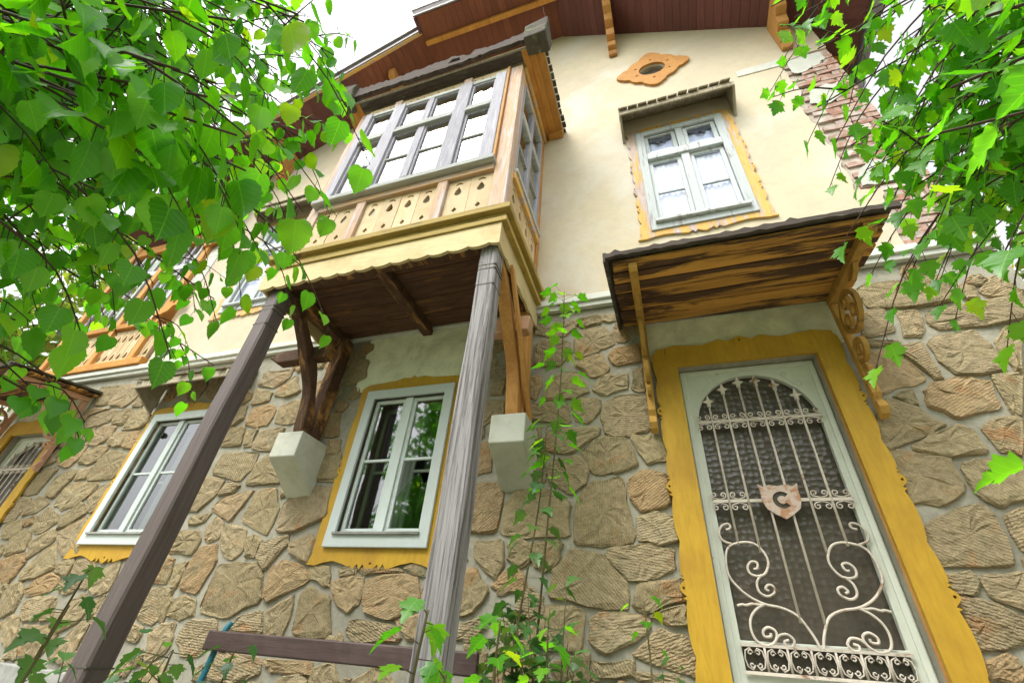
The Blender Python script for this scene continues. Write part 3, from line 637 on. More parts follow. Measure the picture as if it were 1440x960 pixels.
# --- upper wall: brick core, plaster skin broken away at the right corner, bricks showing
zr = lambda x: 6.66 - 0.70 * (x - 2.41)
zl = lambda x: 7.90 + 0.645 * (x + 4.59)
HIPZ, HX0, HX1 = 8.87, -3.08, -0.72
win_hole = lambda cx: rect(cx - 0.43, cx + 0.43, 3.45, 5.10)
oval = circle(0.52, 6.67, 0.17, 24, 0.165)
core = MB().plate([(-6.1, 2.61), (2.38, 2.61), (2.38, zr(2.38) + .05), (HX1, HIPZ + .03), (HX0, HIPZ + .03), (-6.1, zl(-6.1) + .05)], [win_hole(UWX), win_hole(ULX), oval[::-1]], 0.012, 0.30).build('brick_wall', BRICKMORTAR, HOUSE)
patch = [(1.92, 2.722), (1.92, 2.86), (1.96, 3.15), (2.01, 3.44), (1.84, 3.46), (1.85, 3.75), (1.87, 4.13), (1.84, 4.27), (1.85, 4.5), (1.83, 4.82), (1.83, 5.01), (1.91, 5.19), (1.89, 5.56), (1.86, 5.93), (2.10, 5.98), (2.38, 6.02)]
rough = []
for a, b in zip(patch[:-1], patch[1:]):
    k = max(2, int(math.dist(a, b) / .05))
    for i in range(k):
        t = i / k; rough.append((a[0] + (b[0] - a[0]) * t + random.uniform(-.014, .014) * (a is not patch[0]), a[1] + (b[1] - a[1]) * t + random.uniform(-.012, .012) * (i > 0 or a is not patch[0])))
outl = [(-6.1, 2.722)] + rough + [(2.38, 6.02), (2.38, zr(2.38) + .04), (HX1, HIPZ + .02), (HX0, HIPZ + .02), (-6.1, zl(-6.1) + .04)]
MB().plate(outl, [win_hole(UWX), win_hole(ULX), oval[::-1]], -0.022, 0.008).build('plaster_skin', PLASTER, HOUSE)
MB().box(2.06, 2.38, 0.302, 9, 2.61, 6.6).build('side_wall', PLASTER, HOUSE)
MB().box(-6.1, -5.8, 0.302, 9, 2.61, 6.8).build('side_wall', PLASTER, HOUSE)
MB().box(-8.4, 2.4, 8.7, 9, -1.0, 6.6).build('rear_wall', PLASTER, HOUSE)
brick_me = []
for i in range(6):
    a = MB(); L, h = 0.235, 0.062
    v = [(x + random.uniform(-.006, .006), y + random.uniform(-.005, .004) * (y < 0), z + random.uniform(-.005, .005)) for z in (-h / 2, h / 2) for y in (-0.012, 0.02) for x in (-L / 2, 0, L / 2)]
    a.add(v, [(0, 1, 7, 6), (1, 2, 8, 7), (6, 7, 10, 9), (7, 8, 11, 10), (0, 3, 4, 1), (1, 4, 5, 2), (0, 6, 9, 3), (2, 5, 11, 8)])
    brick_me.append(a.mesh('brick', BRICK))
row = 0; z = 2.78
while z < 6.0:
    x = 2.262 - (0.125 if row % 2 else 0.0)
    while x > 1.8:
        if x + .117 <= 2.385 and not inside((x, z), outl) and (not inside((x - .06, z), outl)):
            o = link_mesh('brick', random.choice(brick_me), core, (x, random.uniform(-.004, .012), z), (0, random.uniform(-.02, .02), 0))
        x -= 0.25
    if row % 2:
        o = link_mesh('brick', brick_me[0], core, (2.325, 0.006, z)); o.scale = (0.45, 1, 1)
    row += 1; z += 0.076
# remnants of whitewashed band on the bare bricks
MB().plate([(1.42, 5.87), (1.9, 5.86), (1.93, 6.01), (1.42, 6.0)], [], -0.032, -0.0215).build('upper_band', BAND, HOUSE)
for q in ([(1.93, 5.66), (2.02, 5.60), (2.2, 5.68), (2.3, 5.80), (2.3, 5.95), (2.1, 5.96), (1.95, 5.93)], [(1.92, 4.95), (2.05, 4.86), (2.22, 4.97), (2.3, 5.12), (2.15, 5.25), (1.98, 5.2)], [(1.9, 3.52), (2.1, 3.5), (2.3, 3.62), (2.28, 3.80), (2.05, 3.84), (1.93, 3.7)]):
    rq = []
    for i in range(len(q)):
        a, b = q[i], q[(i + 1) % len(q)]
        for k in range(4): rq.append((a[0] + (b[0] - a[0]) * k / 4 + random.uniform(-.012, .012), a[1] + (b[1] - a[1]) * k / 4 + random.uniform(-.012, .012)))
    MB().plate(rq, [], -0.02, -0.013).build('plaster_remnant', BAND, HOUSE)

# ------------------------------------------------------------------ ornament profiles
def ears(side, x_edge, z0, z1, ear_z, amp=0.016, lobes=0.36, sgn=1):
    """wavy board edge from z0 up to z1 with small holed ears; returns points and holes"""
    pts, holes = [], []; n = int((z1 - z0) / 0.02)
    z = z0; skip = -9
    for i in range(n + 1):
        z = z0 + (z1 - z0) * i / n
        near = [e for e in ear_z if abs(z - e) < 0.062]
        if near:
            e = near[0]
            if skip != e:
                skip = e; b = x_edge + sgn * amp * math.sin((e - z0) / lobes * 6.283) * .5
                for dz, ox in ((-.06, 0), (-.05, .018), (-.042, -.004), (-.025, .016), (-.010, .027), (.010, .027), (.025, .016), (.042, -.004), (.05, .018), (.06, 0)):
                    pts.append((b + sgn * ox, e + dz))
                holes.append(circle(b + sgn * .008, e, 0.0075, 8))
        else:
            pts.append((x_edge + sgn * amp * abs(math.sin((z - z0) / lobes * 3.1416)) ** 0.7 * (1 if i not in (0, n) else 0), z))
    return pts, holes
def scallop_h(x0, x1, z, amp, per):
    n = int((x1 - x0) / per * 8); return [(x0 + (x1 - x0) * i / n, z - amp * abs(math.sin(math.pi * (i / n) * (x1 - x0) / per)) ** .6) for i in range(n + 1)]
def bottom_ornament(x0, x1, z, drop):
    c = (x0 + x1) / 2; w = (x1 - x0) / 2; P = []
    prof = [(-1, 0), (-.86, -.1), (-.74, .25), (-.6, .45), (-.45, .2), (-.32, -.15), (-.25, -.35), (-.19, .2), (-.15, -.45), (-.11, .15), (-.05, -.35), (0, -.55), (.05, -.35), (.11, .15), (.15, -.45), (.19, .2), (.25, -.35), (.32, -.15), (.45, .2), (.6, .45), (.74, .25), (.86, -.1), (1, 0)]
    return [(c + a * w, z + b * drop) for a, b in prof]

# ------------------------------------------------------------------ windows
def pane(parent, x0, x1, y, z0, z1, mat=None):
    return MB().box(x0, x1, y, y + 0.004, z0, z1).build('pane', mat or GLASS, parent)
def low_window(cx, broken):
    x0, x1, z0, z1 = cx - .44, cx + .44, .62, 1.955
    fr = MB().plate(rect(x0, x1, z0, z1), [rect(x0 + .085, x1 - .085, z0 + .10, z1 - .085)], -0.055, -0.028).build('window_frame', WHITE, HOUSE, 0.006)
    B('drip_strip', CONCRETE, fr, x0 + .07, x1 - .07, -0.075, -0.056, z0 + .085, z0 + .105)
    # yellow fretted surround
    le, lh = ears('l', x0 - .075, z0 - .11, z1 + .06, (z0 + .60,), .018, .42, -1)
    re, rh = ears('r', x1 + .075, z0 - .11, z1 + .06, (z0 + .60,), .018, .42, 1)
    bot = bottom_ornament(x0 - .11, x1 + .11, z0 - .115, .06)
    top = [(x1 + .02, z1 + .085), (cx + .2, z1 + .10), (cx + .1, z1 + .125), (cx + .03, z1 + .115), (cx, z1 + .14), (cx - .03, z1 + .115), (cx - .1, z1 + .125), (cx - .2, z1 + .10), (x0 - .02, z1 + .085)]
    MB().plate(bot + re[3:] + top + le[:2:-1], [rect(x0 + .06, x1 - .06, z0 + .06, z1 - .06), circle(cx, z0 - .10, .009, 8)] + lh + rh, -0.026, -0.006).build('surround', YELLOW, fr)
    # casements: outer pair then the inner pair of the double window
    for yy, s in ((0.0, 'o'), (0.17, 'i')):
        c = MB(); a, b, lo, hi = x0 + .086, x1 - .086, z0 + .101, z1 - .086; sh = 0.0 if s == 'o' else .035
        w = .032
        c.box(a, cx - .036, yy, yy + .035, hi - w, hi).box(a, cx - .036, yy, yy + .035, lo, lo + w + .01)
        c.box(a, a + w, yy, yy + .035, lo + w + .01, hi - w).box(cx - .036 - w, cx - .036, yy, yy + .035, lo + w + .01, hi - w)
        c.box(cx + .036, b, yy, yy + .035, hi - w, hi).box(cx + .036, b, yy, yy + .035, lo, lo + w + .01)
        c.box(cx + .036, cx + .036 + w, yy, yy + .035, lo + w + .01, hi - w).box(b - w, b, yy, yy + .035, lo + w + .01, hi - w)
        zb = 1.30 - sh
        c.box(a + w, cx - .036 - w, yy + .004, yy + .03, zb - .011, zb + .011).box(cx + .036 + w, b - w, yy + .004, yy + .03, zb - .011, zb + .011)
        c.box(cx - .0355, cx + .0355, yy - .02, yy + .03, lo, hi)
        c.build('casement', WHITE, fr, 0.003)
        for k, (p0, p1) in enumerate(((a + w, cx - .036 - w), (cx + .036 + w, b - w))):
            pane(fr, p0, p1, yy + .015, zb + .011, hi - w, GLASSLOW)
            if broken and k == 1:
                q = [(p0, lo + w + .01), (p1, lo + w + .01), (p1, lo + .40), (p1 - .03, lo + .36), (p1 - .06, lo + .42), (p1 - .10, lo + .47), (p0 + .06, lo + .36), (p0, lo + .28)]
                MB().plate(q, [], yy + .015, yy + .019).build('broken_pane', GLASSLOW, fr)
            else: pane(fr, p0, p1, yy + .015, lo + w + .01, zb - .011, GLASSLOW)
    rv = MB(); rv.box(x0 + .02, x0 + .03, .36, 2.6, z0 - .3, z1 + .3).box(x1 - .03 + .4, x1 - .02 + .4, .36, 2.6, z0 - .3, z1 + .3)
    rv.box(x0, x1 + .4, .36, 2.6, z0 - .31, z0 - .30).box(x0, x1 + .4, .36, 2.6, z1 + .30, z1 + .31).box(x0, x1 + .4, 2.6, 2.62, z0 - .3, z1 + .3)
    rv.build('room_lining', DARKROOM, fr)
    return fr
def hood(cx, half, zt, zf, yf, name):
    """small shingled weather roof over a window; zt at the wall, zf at the front edge"""
    h = MB().add([(cx - half, -.023, zt - .03), (cx + half, -.023, zt - .03), (cx + half, yf, zf - .03), (cx - half, yf, zf - .03), (cx - half, -.023, zt), (cx + half, -.023, zt), (cx + half, yf, zf), (cx - half, yf, zf)],
             [(0, 3, 2, 1), (4, 5, 6, 7), (0, 1, 5, 4), (1, 2, 6, 5), (2, 3, 7, 6), (3, 0, 4, 7)]).build(name, SHINGLE, HOUSE)
    B('front_edge', SHINGLE, h, cx - half - .01, cx + half + .01, yf - .022, yf - .001, zf - .085, zf + .0, .006)
    MB().plate([(-.024, zt - .032), (yf, zf - .032), (yf, zf - .085), (-.024, zf - .26)], [], cx - half - .012, cx - half + .012, 'yz').build('cheek', SHINGLE, h)
    MB().plate([(-.024, zt - .032), (yf, zf - .032), (yf, zf - .085), (-.024, zf - .26)], [], cx + half - .012, cx + half + .012, 'yz').build('cheek', SHINGLE, h)
    n = int(2 * half / .105); sl = MB()
    d = Vector((0, yf + .023, zf - zt)); L = d.length; d.normalize(); up = Vector((1, 0, 0)).cross(d); up = up if up.z > 0 else -up
    for r in range(3):
        for i in range(n):
            x = cx - half + (i + .5 + (r % 2) * .4) * 2 * half / n - .02
            p0 = Vector((x, -.023, zt)) + d * (L * r / 3 - .02) + up * .010; p1 = Vector((x, -.023, zt)) + d * (L * (r + 1) / 3 + .035 + random.uniform(-.01, .018)) + up * (.030 + random.uniform(0, .012))
            w = 2 * half / n * random.uniform(.86, .97)
            MB().bar(p0, p1, w, .012, up).build('shingle', SHINGLE, h)
    return h
def up_window(cx, valance):
    x0, x1, z0, z1 = cx - .462, cx + .462, 3.41, 5.14
    fr = MB().plate(rect(x0, x1, z0, z1), [rect(x0 + .085, x1 - .085, z0 + .11, z1 - .075)], -0.062, -0.030).build('upper_window_frame', WHITEOLD, HOUSE, 0.006)
    le, lh = ears('l', x0 - .075, z0 - .08, z1 + .06, (z0 + .36, z0 + .66, z0 + 1.05), .03, .22, -1)
    re, rh = ears('r', x1 + .075, z0 - .08, z1 + .06, (z0 + .36, z0 + .66, z0 + 1.05), .03, .22, 1)
    bot = bottom_ornament(x0 - .13, x1 + .13, z0 - .085, .045)
    MB().plate(bot + re[2:] + [(x1 + .03, z1 + .09), (x0 - .03, z1 + .09)] + le[:1:-1], [rect(x0 + .06, x1 - .06, z0 + .06, z1 - .06)] + lh + rh, -0.045, -0.0225).build('surround', YELLOWOLD, fr)
    B('sill', WHITEOLD, fr, x0 + .05, x1 - .05, -.10, -.063, z0 + .08, z0 + .115)
    a, b, lo, hi = x0 + .086, x1 - .086, z0 + .116, z1 - .076; w = .042; yy = -.028
    B('transom', WHITEOLD, fr, a, b, yy - .045, yy + .03, 4.55, 4.66, .008)
    B('mullion', WHITEOLD, fr, cx - .04, cx + .04, yy - .025, yy + .03, lo, 4.549); B('mullion', WHITEOLD, fr, cx - .035, cx + .035, yy - .02, yy + .03, 4.661, hi)
    for p0, p1 in ((a, cx - .041), (cx + .041, b)):
        MB().plate(rect(p0, p1, lo, 4.549), [rect(p0 + w, p1 - w, lo + w + .01, 4.549 - w)], yy, yy + .035).build('casement', WHITEOLD, fr, .003)
        MB().plate(rect(p0, p1, 4.661, hi), [rect(p0 + w, p1 - w, 4.661 + w * .7, hi - w * .7)], yy, yy + .035).build('casement', WHITEOLD, fr, .003)
        B('glazing_bar', WHITEOLD, fr, p0 + w, p1 - w, yy + .005, yy + .028, 3.985, 4.012, .002)
        pane(fr, p0 + w, p1 - w, yy + .015, lo + w + .01, 3.985, CLEARGLASS); pane(fr, p0 + w, p1 - w, yy + .015, 4.012, 4.549 - w, CLEARGLASS); pane(fr, p0 + w, p1 - w, yy + .015, 4.661 + w * .7, hi - w * .7, CLEARGLASS)
        if valance:
            zt = hi - .02; q = [(p0 + .01, zt), (p0 + .01, zt - .06), (p0 + .08, zt - .07), (p0 + .12, zt - .085), (p0 + .135, zt - .125), (p0 + .18, zt - .145), (p0 + .225, zt - .125), (p0 + .24, zt - .08), (p1 - .01, zt - .065), (p1 - .01, zt)]
            MB().plate(q, [circle(p0 + .18, zt - .108, .016, 10)], yy + .0255, yy + .0265).build('valance', LACE, fr)
    # net curtains with soft folds
    for c0, c1, zz0, zz1 in ((a, cx - .02, lo, 4.55), (cx + .02, b, lo, 4.55), (a, b, 4.66, hi)):
        m = MB(); n = 36; V = []
        for zz in (zz0, zz1):
            for i in range(n + 1): V.append((c0 + (c1 - c0) * i / n,   .020 + .007 * math.sin(i * 1.15) + .005 * math.sin(i * .37), zz))
        m.add(V, [(i, i + 1, n + 2 + i, n + 1 + i) for i in range(n)]).build('curtain', CURTAIN, fr, smooth=True)
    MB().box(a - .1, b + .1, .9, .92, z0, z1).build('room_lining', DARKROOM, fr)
    return fr
low_window(MWX, True); low_window(LWX, False)
MB().plate([(-2.70, 1.98), (-1.42, 1.98), (-1.42, 2.598), (-2.70, 2.598)], [], -0.0295 + .014, -0.001).build('lintel_panel', LINTEL, HOUSE)
hood(LWX + .08, .66, 2.45, 2.24, -.30, 'window_hood')
up_window(UWX, True); up_window(ULX, False)
hood(UWX, .60, 5.56, 5.30, -.27, 'upper_window_hood'); hood(ULX, .60, 5.56, 5.30, -.27, 'upper_window_hood')
# lozenge ornament with oval light in the gable
q = []; crn = [(-.475, 0), (0, .49), (.475, 0), (0, -.46)]
for i in range(4):
    a, b = crn[i], crn[(i + 1) % 4]; ox, oz = (a[0] + b[0]), (a[1] + b[1]); ol = math.hypot(ox, oz)
    for k in range(16):
        t = k / 16; w = .045 * abs(math.sin(3 * math.pi * t)) ** .7 - .045 * math.sin(math.pi * t) * (1 if t < .2 or t > .8 else .4); q.append((.525 + a[0] + (b[0] - a[0]) * t + ox / ol * w, 6.67 + a[1] + (b[1] - a[1]) * t + oz / ol * w))
orn = MB().plate(q, [oval] + [circle(.525 + a, 6.67 + b, .016, 8) for a, b in ((-.21, .10), (.21, .10), (-.21, -.10), (.21, -.10), (0, .26), (0, -.26))], -.055, -.0225).build('gable_ornament', ORANGE, HOUSE, .006)
MB().plate(circle(.52, 6.67, .169, 20, .164), [], -.0, .006).build('pane', GLASS, orn)
MB().plate(circle(.52, 6.67, .169, 20, .164), [], .05, .06).build('pane_backing', CONCRETE, orn)
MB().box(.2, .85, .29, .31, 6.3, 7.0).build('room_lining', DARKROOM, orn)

# ------------------------------------------------------------------ doors with iron grille
SCR = [
 [(0.304, 0.762), (0.325, 0.768), (0.332, 0.784), (0.32, 0.796), (0.291, 0.788), (0.27, 0.762), (0.263, 0.735), (0.277, 0.7), (0.325, 0.681)],
 [(0.325, 0.681), (0.395, 0.694), (0.452, 0.677), (0.487, 0.621), (0.487, 0.571), (0.457, 0.526), (0.416, 0.516), (0.384, 0.529), (0.38, 0.564), (0.405, 0.589), (0.433, 0.582), (0.426, 0.555), (0.407, 0.552)],
 [(0.442, 0.523), (0.411, 0.487), (0.41, 0.439), (0.445, 0.417), (0.485, 0.435), (0.49, 0.463), (0.466, 0.474), (0.445, 0.454), (0.461, 0.444)],
 [(0.325, 0.681), (0.292, 0.655), (0.272, 0.597), (0.272, 0.517), (0.305, 0.46), (0.354, 0.414), (0.422, 0.38), (0.502, 0.365), (0.566, 0.333), (0.603, 0.275), (0.624, 0.226), (0.632, 0.19)],
 [(0.422, 0.378), (0.379, 0.355), (0.342, 0.314), (0.33, 0.26), (0.346, 0.21), (0.387, 0.192), (0.426, 0.205), (0.448, 0.237), (0.442, 0.262), (0.414, 0.273), (0.387, 0.255), (0.389, 0.231), (0.417, 0.233), (0.421, 0.248)],
 [(0.436, 0.215), (0.46, 0.24), (0.499, 0.246), (0.523, 0.22), (0.507, 0.195), (0.481, 0.195), (0.477, 0.214), (0.499, 0.221)],
 [(0.286, 0.367), (0.312, 0.374), (0.33, 0.371), (0.361, 0.379), (0.393, 0.376), (0.422, 0.38)]]
def spiral(cx, cz, r0, turns, a0, sgn, n=12):
    return [(cx + r0 * (1 - .72 * i / n) * math.cos(a0 + sgn * turns * 6.283 * i / n), cz + r0 * (1 - .72 * i / n) * math.sin(a0 + sgn * turns * 6.283 * i / n)) for i in range(n + 1)]
def door(dx, label_c=True):
    cx = .64 + dx
    leaf = MB().plate(rect(dx + .19, dx + 1.086, -.5, 1.90), [
        [(dx + .27, .21), (dx + 1.01, .21)] + [(cx + .37 * math.cos(a), 1.46 + .365 * math.sin(a)) for a in [math.pi * i / 18 for i in range(19)]],
        rect(dx + .27, dx + 1.01, .075, .185)], .075, .115).build('door', DOORWHITE, HOUSE, .004)
    MB().plate([(dx + .25, .06), (dx + 1.03, .06), (dx + 1.03, 1.86), (dx + .25, 1.86)], [], .125, .13).build('door_glass', DOORGLASS, leaf)
    for k in (0, 1):
        B('bottom_panel', DOORWHITE, leaf, dx + .27 + k * .39, dx + .62 + k * .39, .062, .074, -.38, -.03)
    # stepped inner frame lines
    MB().plate(rect(dx + .20, dx + 1.076, -.49, 1.89), [rect(dx + .235, dx + 1.045, -.45, 1.86)], .060, .0745).build('door_stile_bead', DOORWHITE, leaf, .003)
    Y = .055
    def rod(name, pts, r=.0065, n=6): return MB().tube([(u + dx, Y, v) for u, v in pts], r, n).build(name, IRONWHITE, leaf, smooth=True)
    bx = [.356, .464, .574, .685, .794, .904]
    bot = [.675, .640, .300, .300, .640, .675]; top = [1.60, 1.69, 1.735, 1.735, 1.69, 1.60]
    for i, x in enumerate(bx):
        rod('upright_bar', [(x, bot[i]), (x, top[i])], .0075)
        s = [(0, .062), (.012, .016), (.036, .006), (.012, -.008), (.012, -.034), (-.012, -.034), (-.012, -.008), (-.036, .006), (-.012, .016)]
        MB().plate([(x + dx + a, top[i] + .02 + b) for a, b in s], [], Y - .006, Y + .008).build('spear_finial', IRONWHITE, leaf)
    for z in (1.467, .93):
        MB().box(dx + .265, dx + 1.015, Y - .004, Y + .006, z - .009, z + .009).build('cross_rail', IRONWHITE, leaf)
        m = MB()
        for i in range(7):
            xc = .301 + i * .11
            if z < 1 and .52 < xc < .76: continue
            for sg in (1, -1):
                for sd in (1, -1):
                    sp = spiral(xc + sd * .026, z + sg * .038, .020, 1.15, -sg * 1.57, sd * sg, 12)
                    arc = [(xc + sd * .001, z + sg * .012)] + sp
                    m.tube([(u + dx, Y, v) for u, v in arc], .004, 5)
        m.build('scrollwork', IRONWHITE, leaf, smooth=True)
    for path in SCR:
        for sg in (1, -1):
            pts = smooth_path([(cx + sg * (u - .64), Y, v) for u, v in path], 4)
            MB().tube(pts, .0068, 6).build('scroll', IRONWHITE, leaf, smooth=True)
    for z in (.19, .072): MB().box(dx + .262, dx + 1.018, Y - .005, Y + .007, z - .007, z + .007).build('cross_rail', IRONWHITE, leaf)
    for i in range(7):
        c = .268 + (i + .5) * .1063; m = MB()
        m.box(c + .0531 - .005 + dx, c + .0531 + .005 + dx, Y - .004, Y + .006, .08, .183) if i < 6 else None
        for sd in (1, -1):
            pts = spiral(c + sd * .018, .157, .014, 1.0, 3.14 if sd > 0 else 0, -sd, 8)[::-1] + [(c + sd * .018, .178), (c + sd * .040, .165), (c + sd * .047, .131), (c + sd * .040, .097), (c + sd * .018, .084)] + spiral(c + sd * .018, .105, .014, 1.0, 3.14 if sd > 0 else 0, sd, 8)
            m.tube([(u + dx, Y, v) for u, v in pts], .0038, 5)
        m.build('ring_scroll', IRONWHITE, leaf, smooth=True)
    # shield with the letter C cut through it
    sh = [(-.115, .105), (-.085, .085), (-.05, .098), (0, .088), (.05, .098), (.085, .085), (.115, .105), (.108, .05), (.112, 0), (.092, -.055), (.05, -.088), (0, -.118), (-.05, -.088), (-.092, -.055), (-.112, 0), (-.108, .05)]
    C = [(.050 * math.cos(a), .050 * math.sin(a)) for a in [math.radians(42 + i * 276 / 20) for i in range(21)]] + [(.024 * math.cos(a), .024 * math.sin(a)) for a in [math.radians(318 - i * 276 / 16) for i in range(17)]]
    q = [(cx + a * .94, .925 + b * .94) for a, b in sh]; hole = [(cx + .004 + a, .925 + b) for a, b in C]
    shd = MB().plate(q, [hole], Y - .022, Y - .012).build('shield', RUSTPLATE, leaf, .003)
    MB().plate([(cx + .004 + a * 1.04, .925 + b * 1.04) for a, b in C], [], Y - .0115, Y - .0105).build('letter_backing', DARKROOM, leaf)
    # chased S curls in the spandrels
    for sg in (1, -1):
        p = spiral(sg * .31, 1.72, .03, 1.1, 3.14 if sg > 0 else 0, -sg, 10)[::-1] + spiral(sg * .24, 1.81, .026, 1.1, 0 if sg < 0 else 3.14, sg, 10)
        MB().tube([(cx + u, .0735, v) for u, v in p], .003, 5).build('spandrel_curl', DOORWHITE, leaf, smooth=True)
    # jamb lining and fretted yellow surround
    MB().box(dx + 1.087, dx + 1.107, -.008, .11, -.5, 1.92).box(dx + .169, dx + .189, -.008, .11, -.5, 1.92).box(dx + .190, dx + 1.086, -.008, .11, 1.902, 1.92).build('jamb', ORANGEV, leaf)
    le, lh = ears('l', dx + .035, -.45, 2.02, (.43, 1.0, 1.53), .022, .28, -1); re, rh = ears('r', dx + 1.225, -.45, 2.02, (.43, 1.0, 1.53), .022, .28, 1)
    top = [(dx + 1.22, 2.05), (dx + 1.1, 2.075), (dx + .9, 2.05), (cx + .14, 2.085), (cx + .08, 2.06), (cx, 2.095), (cx - .08, 2.06), (cx - .14, 2.085), (dx + .38, 2.05), (dx + .18, 2.075), (dx + .06, 2.05)]
    MB().plate([(dx + .035, -.5), (dx + 1.225, -.5)] + re + top + le[::-1], [[(dx + .188, -.46), (dx + 1.092, -.46), (dx + 1.092, 1.885), (dx + .188, 1.885)], circle(cx, 2.06, .008, 8)] + lh + rh, -.046, -.0215).build('surround', YELLOW, leaf, .003)
    B('threshold', CONCRETE, leaf, dx - .1, dx + 1.4, -.45, .3, -.8, -.505, .02)
    MB().plate(rect(dx + .0, dx + 1.28, 1.96, 2.33), [], -.0205, -.001).build('lintel_panel', LINTEL, HOUSE)
    return leaf
door(0); door(LEFT_DX)

# ------------------------------------------------------------------ canopies over the doors
def canopy(dx, mat_b, zoff=0):
    x0, x1 = dx - .17, dx + 1.40
    n = 7; yb, yf, zb, zf = -.03, -.88, 2.325, 2.215
    cap = MB()
    cap.add([(x0 - .02, -.02, zb + .045), (x1 + .02, -.02, zb + .045), (x1 + .02, yf - .03, zf + .045), (x0 - .02, yf - .03, zf + .045), (x0 - .02, -.02, zb + .07), (x1 + .02, -.02, zb + .07), (x1 + .02, yf - .03, zf + .055), (x0 - .02, yf - .03, zf + .055)],
            [(0, 3, 2, 1), (4, 5, 6, 7), (0, 1, 5, 4), (1, 2, 6, 5), (2, 3, 7, 6), (3, 0, 4, 7)])
    roof = cap.build('door_canopy', MOSSY, HOUSE)
    for i in range(n):
        t0, t1 = i / n, (i + 1) / n
        y0, y1 = yb + (yf - yb) * t0, yb + (yf - yb) * t1 + .014
        z0, z1 = zb + (zf - zb) * t0, zb + (zf - zb) * t1
        dz = random.uniform(-.006, .006)
        m = MB(); v = []
        for x in (x0 + random.uniform(-.01, .01), (x0 + x1) / 2, x1 + random.uniform(-.01, .01)):
            s = random.uniform(-.004, .004)
            v += [(x, y0, z0 + dz + s), (x, y1, z1 + dz + s), (x, y1, z1 + .03 + dz + s), (x, y0, z0 + .03 + dz + s)]
        F = []
        for k in range(2):
            for j in range(4): F.append((k * 4 + j, k * 4 + (j + 1) % 4, k * 4 + 4 + (j + 1) % 4, k * 4 + 4 + j))
        F += [(0, 3, 2, 1), (8, 9, 10, 11)]
        m.add(v, F).build('canopy_plank', PEEL, roof, .006)
    # ragged front board
    q = [(x0 - .03, zf + .055)]; N = 46
    low = [(x0 - .03 + (x1 - x0 + .06) * i / N, zf + .0 + random.uniform(-.006, .010) - .0) for i in range(N + 1)]
    hi = [(x0 - .03 + (x1 - x0 + .06) * i / N, zf + .036 + (random.uniform(0, .03) if random.random() < .25 else random.uniform(0, .006))) for i in range(N + 1)]
    MB().plate(low + hi[::-1], [], yf - .055, yf - .031).build('front_board', ROTTEN, roof)
    MB().plate([(-.02, zb + .075), (yf - .03, zf + .075), (yf - .03, zf - .01), (-.02, zb - .01)], [], x0 - .045, x0 - .022, 'yz').build('side_board', ROTTEN, roof)
    for bx in (dx - .03, dx + 1.29):
        t = .028
        arm = MB().plate([(-.045, 2.31), (-.045, 2.255), (-.80, 2.16), (-.84, 2.14), (-.86, 2.16), (-.86, 2.21)], [], bx - t, bx + t, 'yz').build('canopy_bracket', mat_b, roof, .006)
        MB().plate([(-.046, 2.25), (-.046, 1.36), (-.09, 1.38), (-.115, 1.42), (-.10, 1.46), (-.075, 1.48), (-.10, 1.52), (-.095, 2.24)], [], bx - t + .003, bx + t - .003, 'yz').build('canopy_bracket', mat_b, roof, .006)
        # fretwork: rings between wall strip and arm
        m = MB()
        def ring(y, z, r, w=.022, n=20): m.plate(circle(y, z, r, n), [circle(y, z, r - w, n)[::-1]], bx - .014, bx + .014, 'yz')
        ring(-.245, 2.045, .150, .030, 28)
        ring(-.245, 2.115, .048, .016, 14); ring(-.185, 2.015, .046, .016, 14); ring(-.305, 2.015, .046, .016, 14)
        ring(-.155, 1.800, .085, .022, 20); ring(-.150, 1.800, .038, .014, 12); ring(-.125, 1.66, .042, .016, 12)
        arc = [(-.40, 2.16), (-.46, 2.13), (-.52, 2.15), (-.56, 2.185), (-.50, 2.19), (-.45, 2.185)]
        m.plate(arc, [], bx - .014, bx + .014, 'yz')
        m.build('fretwork', mat_b, roof)
    return roof
canopy(0, BRACKET); canopy(LEFT_DX, PINKWOOD)

# ------------------------------------------------------------------ oriel bay on posts
XL, XR, YF = -3.10, -0.95, -1.0
bay = MB().box(XL + .02, XR - .02, YF + .02, -.024, 2.665, 2.74).build('oriel_bay', DARKWOOD, HOUSE)
MB().box(XL + .02, XR - .02, YF + .02, -.024, 5.535, 5.60).build('ceiling', CREAMBOARD, bay)
for i in range(9):
    y1 = -.026 - i * .108; B('floor_board', DARKWOOD, bay, XL + .03, XR - .03, y1 - .104, y1, 2.63 + random.uniform(-.004, .004), 2.662, .004)
for x in (-3.0, -2.03, -1.04):
    B('floor_joist', STRUT, bay, x - .05, x + .05, -.97, -.03, 2.54, 2.626, .008)
B('floor_beam', STRUT, bay, XL + .04, XR - .04, -1.02, -.93, 2.50, 2.535, .008)
# scalloped fascia boards
low = scallop_h(XL - .05, XR + .03, 2.47, .026, .165)
MB().plate(low + [(XR + .03, 2.668), (XL - .05, 2.668)], [], YF - .055, YF - .028).build('scalloped_fascia', FASCIA, bay)
for xa, sgn in ((XR + .003, 1), (XL - .022, -1)):
    low = scallop_h(YF - .027, -.024, 2.47, .026, .165)
    MB().plate(low + [(-.024, 2.668), (YF - .027, 2.668)], [], xa, xa + .022, 'yz').build('scalloped_fascia', FASCIA, bay)
for k, (o, z0, z1) in enumerate(((.070, 2.670, 2.722), (.050, 2.724, 2.785), (.095, 2.787, 2.85))):
    B('ledge_moulding', LEDGE, bay, XL - o, XR + o, YF - o, YF + .03, z0, z1, .005)
    B('ledge_moulding', LEDGE, bay, XR - .02, XR + o, YF + .031, -.024, z0, z1, .005)
    B('ledge_moulding', LEDGE, bay, XL - o, XL + .02, YF + .031, -.024, z0, z1, .005)
